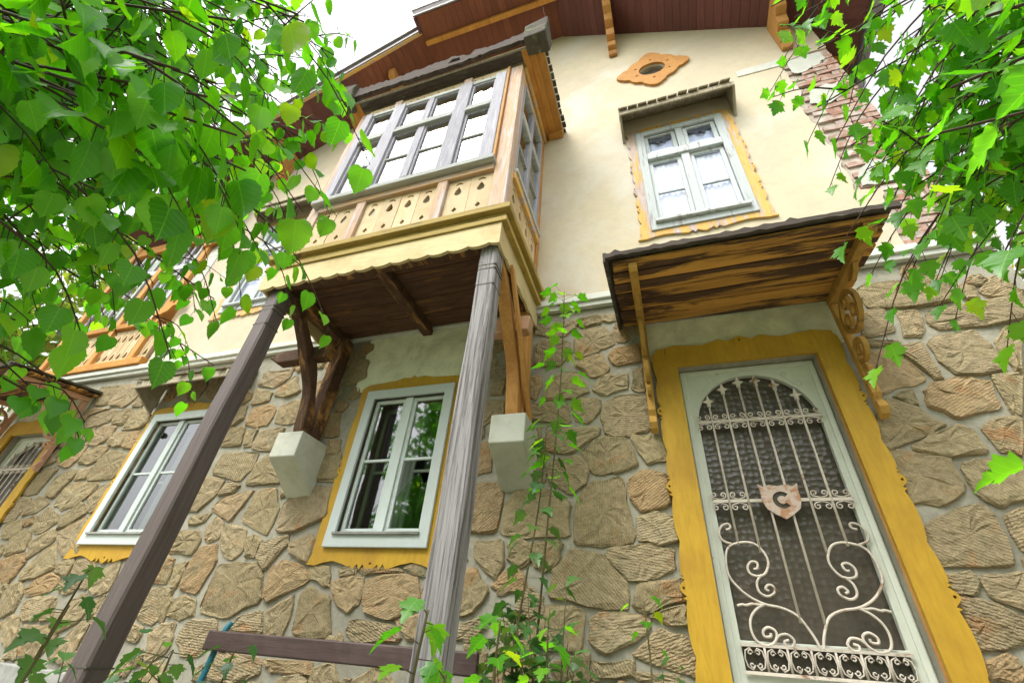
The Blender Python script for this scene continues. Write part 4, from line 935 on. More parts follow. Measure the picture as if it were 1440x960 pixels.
# uprights
for x0, x1 in ((XR - .14, XR), (XL, XL + .13)):
    B('corner_post', POSTWOOD, bay, x0, x1, YF, YF + .12, 2.852, 5.53, .008)
for x0, x1 in ((XR - .09, XR), (XL, XL + .09)):
    B('wall_post', ORANGEV, bay, x0, x1, -.09, -.024, 2.56, 5.53, .006)
for x0, x1 in ((-2.50, -2.40), (-1.63, -1.53)):
    B('parapet_post', POSTWOOD, bay, x0, x1, YF - .012, YF + .08, 2.852, 3.50, .006)
B('parapet_rail', RAILWOOD, bay, XL + .131, XR - .141, YF - .018, YF + .08, 3.501, 3.585, .006)
B('sill', LAV_H, bay, XL + .05, XR - .13, YF - .075, YF + .02, 3.588, 3.648, .008)
# fretted parapet boards
def fret_board(x0, x1, z0, z1):
    c = (x0 + x1) / 2; h = []
    def drop(z, s): return [(c + a * s, z + b * s) for a, b in ((0, .055), (-.014, .03), (-.026, .0), (-.022, -.022), (0, -.034), (.022, -.022), (.026, 0), (.014, .03))]
    h.append([(c - .040, z1 - .075), (c - .026, z1 - .045), (c, z1 - .034), (c + .026, z1 - .045), (c + .040, z1 - .075), (c, z1 - .062)])
    h.append(drop(z1 - .175, 1.35)); h.append([(c, z0 + .262), (c - .026, z0 + .222), (c, z0 + .192), (c + .026, z0 + .222)]); h.append(drop(z0 + .10, 1.3))
    return rect(x0, x1, z0, z1), h
for a, b, n in ((XL + .132, -2.502, 2), (-2.398, -1.632, 4), (-1.528, XR - .142, 2)):
    for i in range(n):
        x0 = a + (b - a) * i / n + .002; x1 = a + (b - a) * (i + 1) / n - .002
        o, h = fret_board(x0, x1, 2.853, 3.499); d = random.uniform(-.003, .003)
        MB().plate(o, h, YF + .02 + d, YF + .042 + d).build('parapet_board', CREAMBOARD, bay)
for xs_ in (XR - .04, XL + .02):
    for i in range(4):
        y0 = YF + .122 + i * .1955; o, h = fret_board(y0 + .002, y0 + .1935, 2.853, 3.499)
        MB().plate(o, h, xs_, xs_ + .022, 'yz').build('parapet_board', CREAMBOARD, bay)
    B('parapet_rail', YELLOWOLD, bay, xs_ - .03, xs_ + .06, YF + .121, -.092, 3.501, 3.585, .005)
    B('sill', LAV_H, bay, xs_ - .03, xs_ + .075, YF + .121, -.092, 3.588, 3.648, .006)
# glazing, front
Y0, Y1 = YF - .03, YF + .03
for x0, x1 in ((-2.97, -2.875), (-2.56, -2.41), (-1.69, -1.53), (-1.245, -1.12)):
    B('stile', LAV_V, bay, x0, x1, Y0 - .012, Y1, 3.65, 5.40, .006)
B('stile', ORANGEV, bay, -1.118, -1.092, Y0, Y1, 3.65, 5.52, .003)
HB = [(-2.873, -2.562), (-2.408, -1.692), (-1.528, -1.247)]
for x0, x1 in HB:
    B('head_rail', LAV_H, bay, x0, x1, Y0, Y1, 5.335, 5.40, .005); B('transom', LAV_H, bay, x0, x1, Y0 - .025, Y1, 4.69, 4.745, .006); B('transom', LAV_H, bay, x0, x1, Y0 - .005, Y1, 4.747, 4.83, .006)
    B('bottom_rail', LAV_H, bay, x0, x1, Y0, Y1, 3.65, 3.735, .005)
    cells = [(x0, x1)]
    if x1 - x0 > .5:
        B('mullion', LAV_V, bay, -2.09, -2.01, Y0, Y1, 3.737, 4.688, .005); B('mullion', LAV_V, bay, -2.085, -2.015, Y0, Y1, 4.832, 5.333, .005); cells = [(x0, -2.09), (-2.01, x1)]
    for c0, c1 in cells:
        MB().plate(rect(c0 + .001, c1 - .001, 3.737, 4.688), [rect(c0 + .024, c1 - .024, 3.765, 4.665)], Y0 + .015, Y1 - .01).build('sash', LAV_V, bay, .003)
        MB().plate(rect(c0 + .001, c1 - .001, 4.832, 5.333), [rect(c0 + .022, c1 - .022, 4.85, 5.315)], Y0 + .015, Y1 - .01).build('sash', LAV_V, bay, .003)
        B('glazing_bar', LAV_H, bay, c0 + .025, c1 - .025, Y0 + .018, Y1 - .012, 4.185, 4.212, .002)
        for z0, z1 in ((3.766, 4.184), (4.213, 4.664), (4.851, 5.314)): pane(bay, c0 + .025, c1 - .025, YF + .002 + random.uniform(-.001, .001), z0, z1)
# glazing, sides
def side_glazing(xs_):
    a, b = xs_ - .03, xs_ + .03; ya, yb = YF + .121, -.092; ym = (ya + yb) / 2
    for y0, y1 in ((ya, ya + .07), (yb - .07, yb)): B('stile', LAV_V, bay, a, b, y0, y1, 3.65, 5.40, .005)
    B('mullion', LAV_V, bay, a, b, ym - .04, ym + .04, 3.65, 5.40, .005)
    for y0, y1 in ((ya + .071, ym - .041), (ym + .041, yb - .071)):
        for z0, z1 in ((3.65, 3.73), (4.69, 4.82), (5.33, 5.40)): B('side_rail', LAV_H, bay, a - .004, b + .004, y0, y1, z0, z1, .004)
        B('glazing_bar', LAV_H, bay, a + .01, b - .01, y0, y1, 4.185, 4.212, .002)
        for z0, z1 in ((3.732, 4.184), (4.213, 4.688), (4.822, 5.328)): MB().box(xs_ - .002, xs_ + .002, y0, y1, z0, z1).build('pane', GLASS, bay)
    B('head_board', YELLOWOLD, bay, a, b, ya, yb, 5.402, 5.53, .004)
side_glazing(XR - .035); side_glazing(XL + .035)
# fretted frieze over the windows
h = [circle(-2.95 + i * .095, 5.465, .013, 8) for i in range(20)]
MB().plate(rect(XL + .131, XR - .175, 5.402, 5.53), h, YF - .012, YF + .012).build('frieze', CREAMBOARD, bay)
for x in (-2.54, -1.61): B('frieze_block', POSTWOOD, bay, x - .05, x + .05, YF - .035, YF - .013, 5.40, 5.53, .004)
# oriel roof
ox0, ox1, oy = XL - .26, XR + .26, -1.13
R_ = MB(); ez, rz = 5.66, 6.15
R_.add([(ox0, oy, ez), (ox1, oy, ez), (ox1, -.023, ez), (ox0, -.023, ez), (ox0 + .55, -.023, rz), (ox1 - .55, -.023, rz), (ox0, oy, ez - .03), (ox1, oy, ez - .03), (ox1, -.023, ez - .03), (ox0, -.023, ez - .03)],
       [(0, 1, 5, 4), (1, 2, 5), (0, 4, 3), (6, 9, 8, 7), (0, 6, 7, 1), (1, 7, 8, 2), (3, 9, 6, 0), (2, 8, 9, 3, 4, 5)])
oroof = R_.build('oriel_roof', SHINGLE, HOUSE)
for i in range(3):   # side soffit boards
    B('soffit_board', ORANGE, oroof, XR + .004 + i * .084, XR + .085 + i * .084, oy + .02, -.024, 5.604, 5.629, .003)
    B('soffit_board', ORANGE, oroof, XL - .085 - i * .084, XL - .004 - i * .084, oy + .02, -.024, 5.604, 5.629, .003)
for i in range(1): B('soffit_board', ROTTEN, oroof, XL, XR, YF - .11, YF - .002, 5.604, 5.629, .003)
B('eave_batten', ORANGE, oroof, XR + .06, ox1 - .01, -.11, -.026, 5.55, 5.603, .006)
B('eave_batten', YELLOWOLD, oroof, XR + .003, XR + .03, -.95, -.03, 5.50, 5.60, .004)
for i in range(13):
    y = oy + .01 + i * .087
    MB().box(ox1 - .03, ox1 + random.uniform(.02, .045), y + .008, y + .078, ez + .002, ez + .035 + random.uniform(0, .012)).build('roof_tile', MOSSY, oroof, .006)
# rotten gutter board along the front eave with mossy boxed ends
N = 60; lo_, hi_ = [], []
for i in range(N + 1):
    x = XL - .20 + (XR - XL + .46) * i / N; t = i / N
    lo_.append((x, 5.655 + .022 * math.sin(t * 9) + random.uniform(-.022, .022))); hi_.append((x, 5.865 + .025 * math.sin(t * 13 + 1) + random.uniform(-.03, .03) - (.07 if .62 < t < .68 else 0)))
MB().plate(lo_ + hi_[::-1], [[(-1.85, 5.72), (-1.68, 5.71), (-1.70, 5.80), (-1.80, 5.82)]], -1.19, -1.145).build('gutter_board', ROTTEN, oroof)
for x, s in ((XL - .16, .11), (XR + .20, .13)):
    m = MB(); v = [(x + a * s + random.uniform(-.02, .02), -1.15 + b * .10 + random.uniform(-.02, .02), 5.74 + c * .19 + random.uniform(-.02, .02)) for c in (-1, -.3, .4, 1) for b in (-1, 1) for a in (-1, 1)]
    F = [(0, 2, 3, 1), (12, 13, 15, 14)]
    for k in range(3):
        o = k * 4
        F += [(o, o + 1, o + 5, o + 4), (o + 1, o + 3, o + 7, o + 5), (o + 3, o + 2, o + 6, o + 7), (o + 2, o, o + 4, o + 6)]
    m.add(v, F).build('boxed_end', MOSSY, oroof, .015)
# front posts
def post(x, y, w, mat, zt, label):
    m = MB(); N = 14
    for k in range(1): pass
    V = []; c = .18
    for i in range(N + 1):
        z = -.84 + (zt + .84) * i / N; b = .004 * math.sin(i * 1.3) ; hw = w / 2 * (1.06 - .06 * i / N)
        ch = hw * c
        for a, bb in ((-hw + ch, -hw), (hw - ch, -hw), (hw, -hw + ch), (hw, hw - ch), (hw - ch, hw), (-hw + ch, hw), (-hw, hw - ch), (-hw, -hw + ch)): V.append((x + a + b, y + bb + random.uniform(-.001, .001), z))
    F = [(i * 8 + k, i * 8 + (k + 1) % 8, i * 8 + 8 + (k + 1) % 8, i * 8 + 8 + k) for i in range(N) for k in range(8)] + [tuple(range(7, -1, -1)), tuple(N * 8 + k for k in range(8))]
    o = m.add(V, F).build('support_post', mat, HOUSE)
    for z in (2.10, 2.25, 2.29):
        MB().box(x - w / 2 - .0015, x + w / 2 + .0015, y - w / 2 - .0015, y + w / 2 + .0015, z - .004, z + .004).build('scored_line', DARKROOM, o)
    if mat is BROWNPOST: MB().box(x - w / 2 * 1.05 - .002, x + w / 2 * 1.05 + .002, y - w / 2 * 1.05 - .002, y + w / 2 * 1.05 + .002, -.165, -.157).build('scored_line', DARKROOM, o)
    return o
post(-1.015, -.935, .135, GREYPOST, 2.50, ''); post(-2.985, -.935, .135, BROWNPOST, 2.50, '')
# knee brackets on pale corbels
for x, mat in ((-2.93, STRUT), (-1.005, ORANGEV)):
    c = MB().plate([(-.0, 1.00), (-.34, 1.235), (-.34, 1.45), (-.0, 1.45)], [], x - .13, x + .13, 'yz').build('corbel', CORBEL, HOUSE, .008)
    wp = B('bracket_upright', mat, c, x - .055, x + .055, -.17, -.045, 1.452, 2.56, .01)
    pts = [(-.22, 1.455), (-.27, 1.72), (-.38, 1.98), (-.58, 2.22), (-.86, 2.50)]
    L = [Vector((0, a, b)) for a, b in pts]; L = smooth_path(L, 3)
    up_, dn_ = [], []
    for i, p in enumerate(L):
        t = (L[min(i + 1, len(L) - 1)] - L[max(i - 1, 0)]).normalized(); nn = Vector((0, -t.z, t.y))
        w = .048 + .012 * math.sin(i * 1.1); up_.append((p.y + nn.y * w, p.z + nn.z * w)); dn_.append((p.y - nn.y * w, p.z - nn.z * w))
    MB().plate(up_ + dn_[::-1], [], x - .05, x + .05, 'yz').build('knee_brace', mat, c, .012)
MB().plate([(-3.40, 2.17), (-3.28, 2.10), (-2.72, 2.10), (-2.72, 2.225), (-3.24, 2.225)], [], -.475, -.375).build('tie_stub', STRUT, HOUSE, .012)
MB().plate([(-1.24, 2.11), (-1.10, 2.09), (-.86, 2.09), (-.84, 2.20), (-.86, 2.23), (-1.24, 2.23)], [], -.475, -.375).build('tie_stub', PINKWOOD, HOUSE, .012)
MB().plate([(-.80, 2.47), (-.74, 2.47), (-.10, 1.55), (-.10, 1.46), (-.14, 1.50)], [], -.93, -.90, 'yz').build('side_brace', ORANGEV, HOUSE, .006)

# ------------------------------------------------------------------ main roof: hipped gable with boarded soffits
ridge = lambda y: 0
RF = MB(); t = .14; xe_r, xe_l = 2.92, -6.75; yf, yh, yb_ = -.80, -1.03, 9.4
apex_x = (HX0 + HX1) / 2; az = 9.86
def slab(pts):
    a = [Vector(p) for p in pts]; nn = (a[1] - a[0]).cross(a[2] - a[0]).normalized()
    if nn.z < 0: nn = -nn
    lo, hi = [p + nn * .03 for p in a], [p + nn * (.03 + t) for p in a]; k = len(a)
    RF.add(lo + hi, [tuple(range(k - 1, -1, -1)), tuple(range(k, 2 * k))] + [(i, (i + 1) % k, k + (i + 1) % k, k + i) for i in range(k)])
slab([(xe_r, yf, zr(xe_r)), (xe_r, yb_, zr(xe_r)), (apex_x, yb_, az), (apex_x, 1.3, az), (HX1, yf, zr(HX1))])
slab([(xe_l, yf, zl(xe_l)), (HX0, yf, zl(HX0)), (apex_x, 1.3, az), (apex_x, yb_, az), (xe_l, yb_, zl(xe_l))])
slab([(HX0 - .05, yh, HIPZ), (HX1 + .05, yh, HIPZ), (apex_x, 1.3, az)])
roof = RF.build('main_roof', GREYMETAL, HOUSE)
pl_h = MB().box(-.0575, .0575, yh + .01, -.0, 0, .022).mesh('soffit_board', SOFFIT)
n = int((HX1 - HX0) / .118)
for i in range(n):
    link_mesh('soffit_board', pl_h, roof, (HX0 + .059 + i * (HX1 - HX0) / n, 0, HIPZ + random.uniform(-.003, .003)))
def rake(xa, xb, zf_, mat, cnt):
    dx_ = xb - xa; L = math.hypot(dx_, zf_(xb) - zf_(xa)); ang = math.atan2(zf_(xb) - zf_(xa), dx_); w = L / cnt
    me = MB().box(-w / 2 + .002, w / 2 - .002, yf + .01, .0, 0, .022).mesh('soffit_board', mat)
    for i in range(cnt):
        s = (i + .5) / cnt; x = xa + dx_ * s
        link_mesh('soffit_board', me, roof, (x, 0, zf_(x) + random.uniform(-.002, .003)), (0, -ang, 0))
rake(HX1, 2.38, zr, SOFFITDK, 32); rake(-4.3, HX0, zl, SOFFIT, 12); rake(xe_l, -4.3, zl, SOFFITDK, 22)
# side eave soffit beyond the corner
me = MB().box(-.27, .27, -.06, .06, 0, .022).mesh('soffit_board', SOFFITDK); ang = math.atan2(-.7, 1)
for i in range(46):
    link_mesh('soffit_board', me, roof, (2.64, yf + .075 + i * .122, zr(2.64)), (0, -ang, 0))
# fascia strips and edge beams
def strip(name, p, q, w, h, mat, up=(0, 0, 1), bev=.004): return MB().bar(p, q, w, h, up).build(name, mat, roof, bev)
strip('barge_board', (xe_l, yf - .012, zl(xe_l) + .09), (HX0 - .02, yf - .012, zl(HX0) + .09), .024, .15, GREYMETAL)
strip('barge_board', (xe_l, yf + .02, zl(xe_l) - .012), (HX0 - .02, yf + .02, zl(HX0) - .012), .05, .03, YELLOWOLD)
strip('metal_edging', (xe_l, yf - .04, zl(xe_l) + .17), (HX0 - .02, yf - .04, zl(HX0) + .17), .05, .03, GREYMETAL)
strip('barge_board', (HX1 + .02, yf - .012, zr(HX1) + .09), (xe_r, yf - .012, zr(xe_r) + .09), .024, .15, SOFFITDK)
strip('hip_fascia', (HX0 - .06, yh - .012, HIPZ + .08), (HX1 + .06, yh - .012, HIPZ + .08), .024, .16, GREYMETAL)
strip('metal_edging', (HX0 - .08, yh - .045, HIPZ + .155), (HX1 + .08, yh - .045, HIPZ + .155), .05, .03, GREYMETAL)
strip('hip_end_board', (HX0 - .03, yh + .0, HIPZ + .03), (HX0 - .03, yf + .02, HIPZ + .03), .03, .16, SOFFITDK)
strip('hip_end_board', (HX1 + .03, yh + .0, HIPZ + .03), (HX1 + .03, yf + .02, HIPZ + .03), .03, .16, SOFFITDK)
strip('hip_beam', (HX0 + .01, -.62, HIPZ - .045), (HX1 + .3, -.62, HIPZ - .045), .075, .085, ORANGE)
strip('eave_beam', (2.55, .38, zr(2.55) - .03), (2.86, .38, zr(2.86) - .03), .07, .05, ORANGE)
gut = MB().tube([(2.95, yf - .05, zr(2.92) + .02), (2.95, 3, zr(2.92) + .02), (2.95, 9, zr(2.92) + .0)], .06, 10).build('gutter', GREYMETAL, roof, smooth=True)
MB().tube(smooth_path([(2.95, .62, zr(2.92)), (2.90, .62, 6.12), (2.62, .62, 5.95), (2.50, .62, 5.75), (2.48, .62, 5.3), (2.48, .62, 2.8), (2.48, .62, -.8)], 4), .05, 10).build('downpipe', GREYMETAL, roof, smooth=True)
# carved purlin consoles
def console(x, zroof, drop, mat, out=.55):
    p = [(-.022, zroof - drop), (-.07, zroof - drop - .02), (-.10, zroof - drop + .05), (-.08, zroof - drop + .10), (-.15, zroof - drop + .11), (-.17, zroof - drop + .20), (-.14, zroof - drop + .26), (-.24, zroof - drop + .28), (-.27, zroof - drop + .40), (-.24, zroof - drop * .45), (-.36, zroof - drop * .42), (-.40, zroof - drop * .28), (-.50, zroof - drop * .24), (-out, zroof - .10), (-out, zroof - .03), (-.022, zroof - .03)]
    MB().plate(p, [], x - .06, x + .06, 'yz').build('purlin_console', mat, roof, .01)
for x in (.05, 2.03): console(x, zr(x), .86 if x < 1 else .74, ORANGEV)
for x in (-3.72, -5.68): console(x, zl(x), .84, ORANGEV)

# ------------------------------------------------------------------ timber gallery at the far left
gx0, gx1 = -8.33, -6.12
gal = MB().box(gx0 + .1, gx1 - .05, .25, 4, 2.73, 5.9).build('timber_gallery', CREAMBOARD, HOUSE)
B('gallery_beam', ORANGE, gal, gx0 - .05, gx1 - .0, -.10, .24, 2.73, 2.84, .01)
for i in range(16):
    x = gx0 + .1 + i * (gx1 - gx0 - .15) / 16
    o, h = fret_board(x + .004, x + .122, 2.842, 3.42); MB().plate(o, h[1:2] + h[3:4], -.045, -.022).build('parapet_board', CREAMBOARD, gal)
for x in (gx0, -7.28, gx1 - .34):
    B('gallery_post', ORANGEV, gal, x, x + .11, -.09, .06, 2.842, 5.5, .008)
B('gallery_rail', ORANGE, gal, gx0 + .11, gx1 - .345, -.10, .05, 3.43, 3.52, .006); B('gallery_rail', ORANGE, gal, gx0 + .11, gx1 - .345, -.08, .05, 5.2, 5.4, .006)
for a, b in ((gx0 + .115, -7.285), (-7.165, gx1 - .345)):
    for k in range(5):
        x = a + (b - a) * k / 4; B('gallery_mullion', WHITEOLD if k % 2 else LAV_V, gal, x - .025 + (.03 if k == 0 else -.03 if k == 4 else 0), x + .025 + (.03 if k == 0 else -.03 if k == 4 else 0), -.04, .0, 3.525, 5.195, .004)
    B('gallery_transom', WHITEOLD, gal, a, b, -.05, -.041, 4.62, 4.72, .002)
    for k in range(4):
        x = a + (b - a) * k / 4; w = (b - a) / 4; MB().box(x + .03, x + w - .03, -.022, -.018, 3.55, 4.6).build('pane', GLASS, gal); MB().box(x + .03, x + w - .03, -.022, -.018, 4.73, 5.18).build('pane', GLASS, gal)
for i in range(3): B('shiplap_board', BAND, gal, gx1 - .225, gx1 + .02, -.035, .2, 4.2 + i * .28, 4.475 + i * .28, .004)
q = [(gx1 - .34, 3.50), (gx1 - .28, 3.56), (gx1 - .2, 3.55), (gx1 - .1, 3.60), (gx1 - .06, 3.68), (gx1 + .06, 3.69), (gx1 + .12, 3.75), (gx1 + .10, 3.82), (gx1 - .02, 3.78), (gx1 - .05, 3.86), (gx1 - .13, 3.85), (gx1 - .15, 3.74), (gx1 - .26, 3.68), (gx1 - .34, 3.66)]
MB().plate(q, [circle(gx1 - .09, 3.76, .03, 10)], -.12, -.09).build('fretwork', ORANGE, gal)
MB().plate([(a, b + 1.42) for a, b in q], [circle(gx1 - .09, 5.18, .03, 10)], -.12, -.09).build('fretwork', ORANGE, gal)
MB().add([(gx0 - .4, -.5, 5.75), (gx1 + .1, -.5, 5.75), (gx1 + .1, 4.2, 6.6), (gx0 - .4, 4.2, 6.6), (gx0 - .4, -.5, 5.85), (gx1 + .1, -.5, 5.85), (gx1 + .1, 4.2, 6.7), (gx0 - .4, 4.2, 6.7)], [(0, 3, 2, 1), (4, 5, 6, 7), (0, 1, 5, 4), (1, 2, 6, 5), (2, 3, 7, 6), (3, 0, 4, 7)]).build('gallery_roof', SOFFITDK, gal)

# ------------------------------------------------------------------ bench
bn = empty('bench', (-1.8, -.55, -.8)); tag(bn, 'dark brown slatted bench with teal tube frame below the stone wall', 'bench')
B('back_slat', BENCHWOOD, bn, -2.68, -.96, -.585, -.55, -.05, .048, .008)
for i in range(3): B('seat_slat', BENCHWOOD, bn, -2.68, -.96, -.98 + i * .125, -.875 + i * .125, -.365, -.335, .008)
for x in (-2.62, -1.24):
    MB().tube(smooth_path([(x, -.50, .09), (x, -.53, .03), (x, -.56, -.2), (x, -.60, -.38), (x, -.55, -.79)], 4), .018, 8).build('frame_leg', TEAL, bn, smooth=True)
    MB().tube(smooth_path([(x, -.60, -.385), (x, -.95, -.385), (x, -1.0, -.42), (x, -.98, -.79)], 4), .018, 8).build('frame_leg', TEAL, bn, smooth=True)
LT_DEEP = [(-1.27, -2.5, 2.09), (-1.3, -2.45, 1.94), (-1.21, -2.52, 2.25), (-1.04, -2.68, 1.68), (-1.26, -2.36, 1.81), (-1.7, -2.35, 0.53), (-1.53, -2.57, 0.62), (-1.83, -2.71, 1.26), (-1.41, -2.55, 1.16), (-1.88, -2.63, 0.88), (-1.94, -2.34, 1.2), (-1.63, -2.8, 1.96), (-1.74, -2.3, 1.93), (-1.65, -2.85, 2.15), (-1.26, -2.78, 1.32), (-1.93, -2.42, 1.18), (-1.57, -3.02, 1.33), (-1.61, -2.71, 1.5), (-1.93, -2.02, 1.95), (-1.76, -2.69, 2.16), (-1.28, -2.6, 1.46), (-2.4, -2.39, 1.41), (-1.59, -2.78, 0.92), (-1.87, -2.56, 2.12), (-1.79, -2.15, 2.25), (-1.78, -2.99, 1.78), (-1.8, -3.0, 1.41), (-1.97, -2.57, 1.6), (-2.07, -2.86, 1.38), (-1.86, -2.52, 1.77), (-2.21, -2.44, 1.42), (-1.99, -3.1, 1.69), (-1.7, -2.58, 1.3), (-1.67, -2.82, 1.48), (-1.79, -2.56, 0.97), (-2.13, -2.77, 1.54), (-1.76, -2.91, 1.32), (-1.26, -2.73, 1.79), (-1.37, -2.87, 1.37), (-1.88, -2.8, 2.03), (-1.7, -2.3, 1.23), (-1.36, -2.67, 1.72), (-1.73, -2.71, 1.47), (-2.58, -2.42, 1.07), (-1.38, -2.9, 1.28), (-1.61, -2.8, 2.39), (-1.68, -2.94, 2.1), (-1.82, -2.8, 1.18), (-1.76, -2.42, 1.29), (-2.19, -2.51, 1.57), (-2.06, -2.63, 1.61), (-1.55, -2.79, 1.16), (-1.98, -2.13, 1.87), (-1.35, -2.53, 1.29), (-1.61, -2.66, 0.86), (-2.29, -2.48, 1.13), (-2.13, -2.61, 1.07), (-1.66, -2.37, 1.11), (-1.96, -2.91, 1.61)]
RT_DEEP = [(0.81, -2.05, 1.93), (0.87, -1.98, 1.75), (0.86, -2.12, 1.94), (0.9, -1.95, 1.58), (0.92, -2.07, 1.77), (0.7, -2.1, 2.11), (0.81, -1.97, 1.51), (0.85, -2.1, 1.44), (0.85, -2.24, 1.26), (0.99, -2.12, 1.37), (0.93, -2.12, 1.48), (1.27, -1.92, 1.62), (1.09, -1.9, 1.38), (0.85, -2.35, 1.2), (1.09, -1.78, 1.27), (0.83, -2.07, 1.16), (0.87, -2.22, 1.31), (1.03, -1.76, 1.41), (0.89, -2.23, 1.49), (1.08, -1.98, 1.39), (0.97, -2.0, 1.08), (0.85, -1.92, 1.23), (1.0, -2.17, 1.38), (0.76, -2.2, 1.03), (0.97, -1.84, 1.19), (0.88, -2.29, 1.4), (1.24, -2.02, 1.91), (0.96, -2.0, 1.18), (0.83, -2.19, 1.14), (0.94, -2.12, 1.32), (0.9, -2.18, 1.49), (1.08, -2.22, 1.57), (0.73, -2.37, 1.31), (0.85, -2.13, 1.22), (1.04, -1.86, 1.15), (1.15, -1.96, 1.5), (1.19, -2.13, 1.83), (0.84, -2.18, 1.24), (0.99, -2.23, 1.62), (1.26, -1.76, 1.49), (0.76, -2.38, 1.42), (1.26, -1.57, 1.55), (0.77, -2.02, 1.02), (0.79, -1.93, 1.12), (1.26, -1.64, 1.62), (1.09, -2.13, 1.56), (0.94, -2.21, 1.43), (1.08, -2.12, 1.4), (1.39, -1.71, 1.67)]
LT_NEAR = [(-0.68, -2.76, 0.76), (-0.72, -2.82, 0.81), (-0.76, -2.68, 0.8), (-0.73, -2.87, 0.81), (-0.84, -2.95, 0.86), (-0.91, -2.82, 0.76), (-0.69, -2.88, 0.98), (-0.64, -2.83, 1.12)]
RT_NEAR = [(0.45, -2.55, 0.7), (0.46, -2.62, 0.67), (0.49, -2.41, 0.79), (0.54, -2.37, 0.57), (0.5, -2.6, 0.77)]
# ------------------------------------------------------------------ leaves
def leaf_outline(kind):
    if kind == 'linden':
        base = [(0.0, .02), (-.16, -.05), (-.33, .02), (-.43, .18), (-.44, .36), (-.38, .54), (-.27, .70), (-.15, .83), (-.06, .92), (0, 1.04)]
    else:
        base = [(0.0, 0.0), (-.14, -.04), (-.36, .06), (-.27, .16), (-.50, .38), (-.36, .40), (-.34, .52), (-.20, .50), (-.20, .66), (-.12, .72), (-.10, .84), (0, 1.0)]
    left = []
    for i in range(len(base) - 1):
        a, b = base[i], base[i + 1]; left.append(a)
        if kind == 'linden' and i > 0: left.append(((a[0] + b[0]) / 2 * .93, (a[1] + b[1]) / 2 - .02))
    left.append(base[-1]); return left
def leaf_mesh(kind, mat, seed, coarse=False):
    r = random.Random(seed); L = leaf_outline(kind)
    if coarse: L = L[::2] + [L[-1]] if L[::2][-1] != L[-1] else L[::2]
    curl, fold, droop = r.uniform(.05, .45), r.uniform(.10, .5), r.uniform(.05, .6)
    def zz(x, y): return fold * abs(x) - droop * y * y * .55 - curl * x * x * 1.4 + .03 * math.sin(9 * y + seed) * abs(x) * 2
    V = []; n = len(L)
    mid = [(0, L[0][1] + (L[-1][1] - L[0][1]) * k / 4) for k in range(5)]
    # left outline, right outline, spine
    sk = r.uniform(-.08, .08)
    for s in (1, -1):
        for x, y in L: V.append((s * x + sk * y * y, y, zz(x, y)))
    ms = len(V)
    for x, y in mid: V.append((sk * y * y, y, zz(0, y)))
    F = []
    for s in (0, 1):
        o = s * n
        for i in range(n - 1):
            y = (L[i][1] + L[i + 1][1]) / 2; k = min(3, max(0, int((y - L[0][1]) / (L[-1][1] - L[0][1]) * 4)))
            q = (o + i, o + i + 1, ms + k) if s == 0 else (o + i + 1, o + i, ms + k)
            F.append(q)
        # fill steps along the spine
        last = None
        for i in range(n - 1):
            y = (L[i][1] + L[i + 1][1]) / 2; k = min(3, max(0, int((y - L[0][1]) / (L[-1][1] - L[0][1]) * 4)))
            if last is not None and k != last:
                a, b = (last, k) if last < k else (k, last)
                for kk in range(a, b): F.append((o + i, ms + kk, ms + kk + 1) if s == 0 else (o + i, ms + kk + 1, ms + kk))
            last = k
    me = MB().add(V, F).mesh('leaf', None)
    me.materials.append(mat); me.polygons.foreach_set('use_smooth', [True] * len(me.polygons)); return me
LEAF = {k: [leaf_mesh(k if k in ('linden', 'maple') else 'maple', m, i) for i in range(5)] for k, m in (('linden', LINDEN), ('maple', MAPLE))}
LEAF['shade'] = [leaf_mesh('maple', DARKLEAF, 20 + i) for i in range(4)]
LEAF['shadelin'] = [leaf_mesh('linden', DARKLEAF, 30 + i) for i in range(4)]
def leaf_matrix(pos, direction, size, roll, up=(0, 0, 1)):
    d = Vector(direction).normalized(); s = d.cross(Vector(up))
    if s.length < .05: s = Vector((1, 0, 0))
    s.normalize(); nn = s.cross(d); m = Matrix((s, d, nn)).transposed()
    return Matrix.Translation(pos) @ (Matrix.Rotation(roll, 3, d) @ m).to_4x4() @ Matrix.Scale(size, 4)
def place_leaves(thing, specs, meshes, near_of, limit=300, stuff_name='foliage'):
    """specs: list of matrices; the nearest become single leaves, the rest one foliage part"""
    specs = sorted(specs, key=lambda m: (m.translation - Vector(near_of)).length)
    for m in specs[:limit]:
        o = bpy.data.objects.new('leaf', random.choice(meshes)); COL.objects.link(o); o.matrix_basis = m; attach(o, thing)
    rest = specs[limit:]
    if rest:
        src = [(np.array([v.co[:] for v in me.vertices]), [tuple(p.vertices) for p in me.polygons]) for me in meshes]
        V, F, off = [], [], 0
        for m in rest:
            v, f = random.choice(src); a = np.array(m); w = v @ a[:3, :3].T + a[:3, 3]; V.append(w); F += [tuple(i + off for i in q) for q in f]; off += len(v)
        me = bpy.data.meshes.new(stuff_name); me.from_pydata(np.concatenate(V).tolist(), [], F); me.materials.append(meshes[0].materials[0])
        me.polygons.foreach_set('use_smooth', [True] * len(me.polygons))
        o = link_mesh(stuff_name, me, thing); o['kind'] = 'stuff'
def rv(a, b): return random.uniform(a, b)
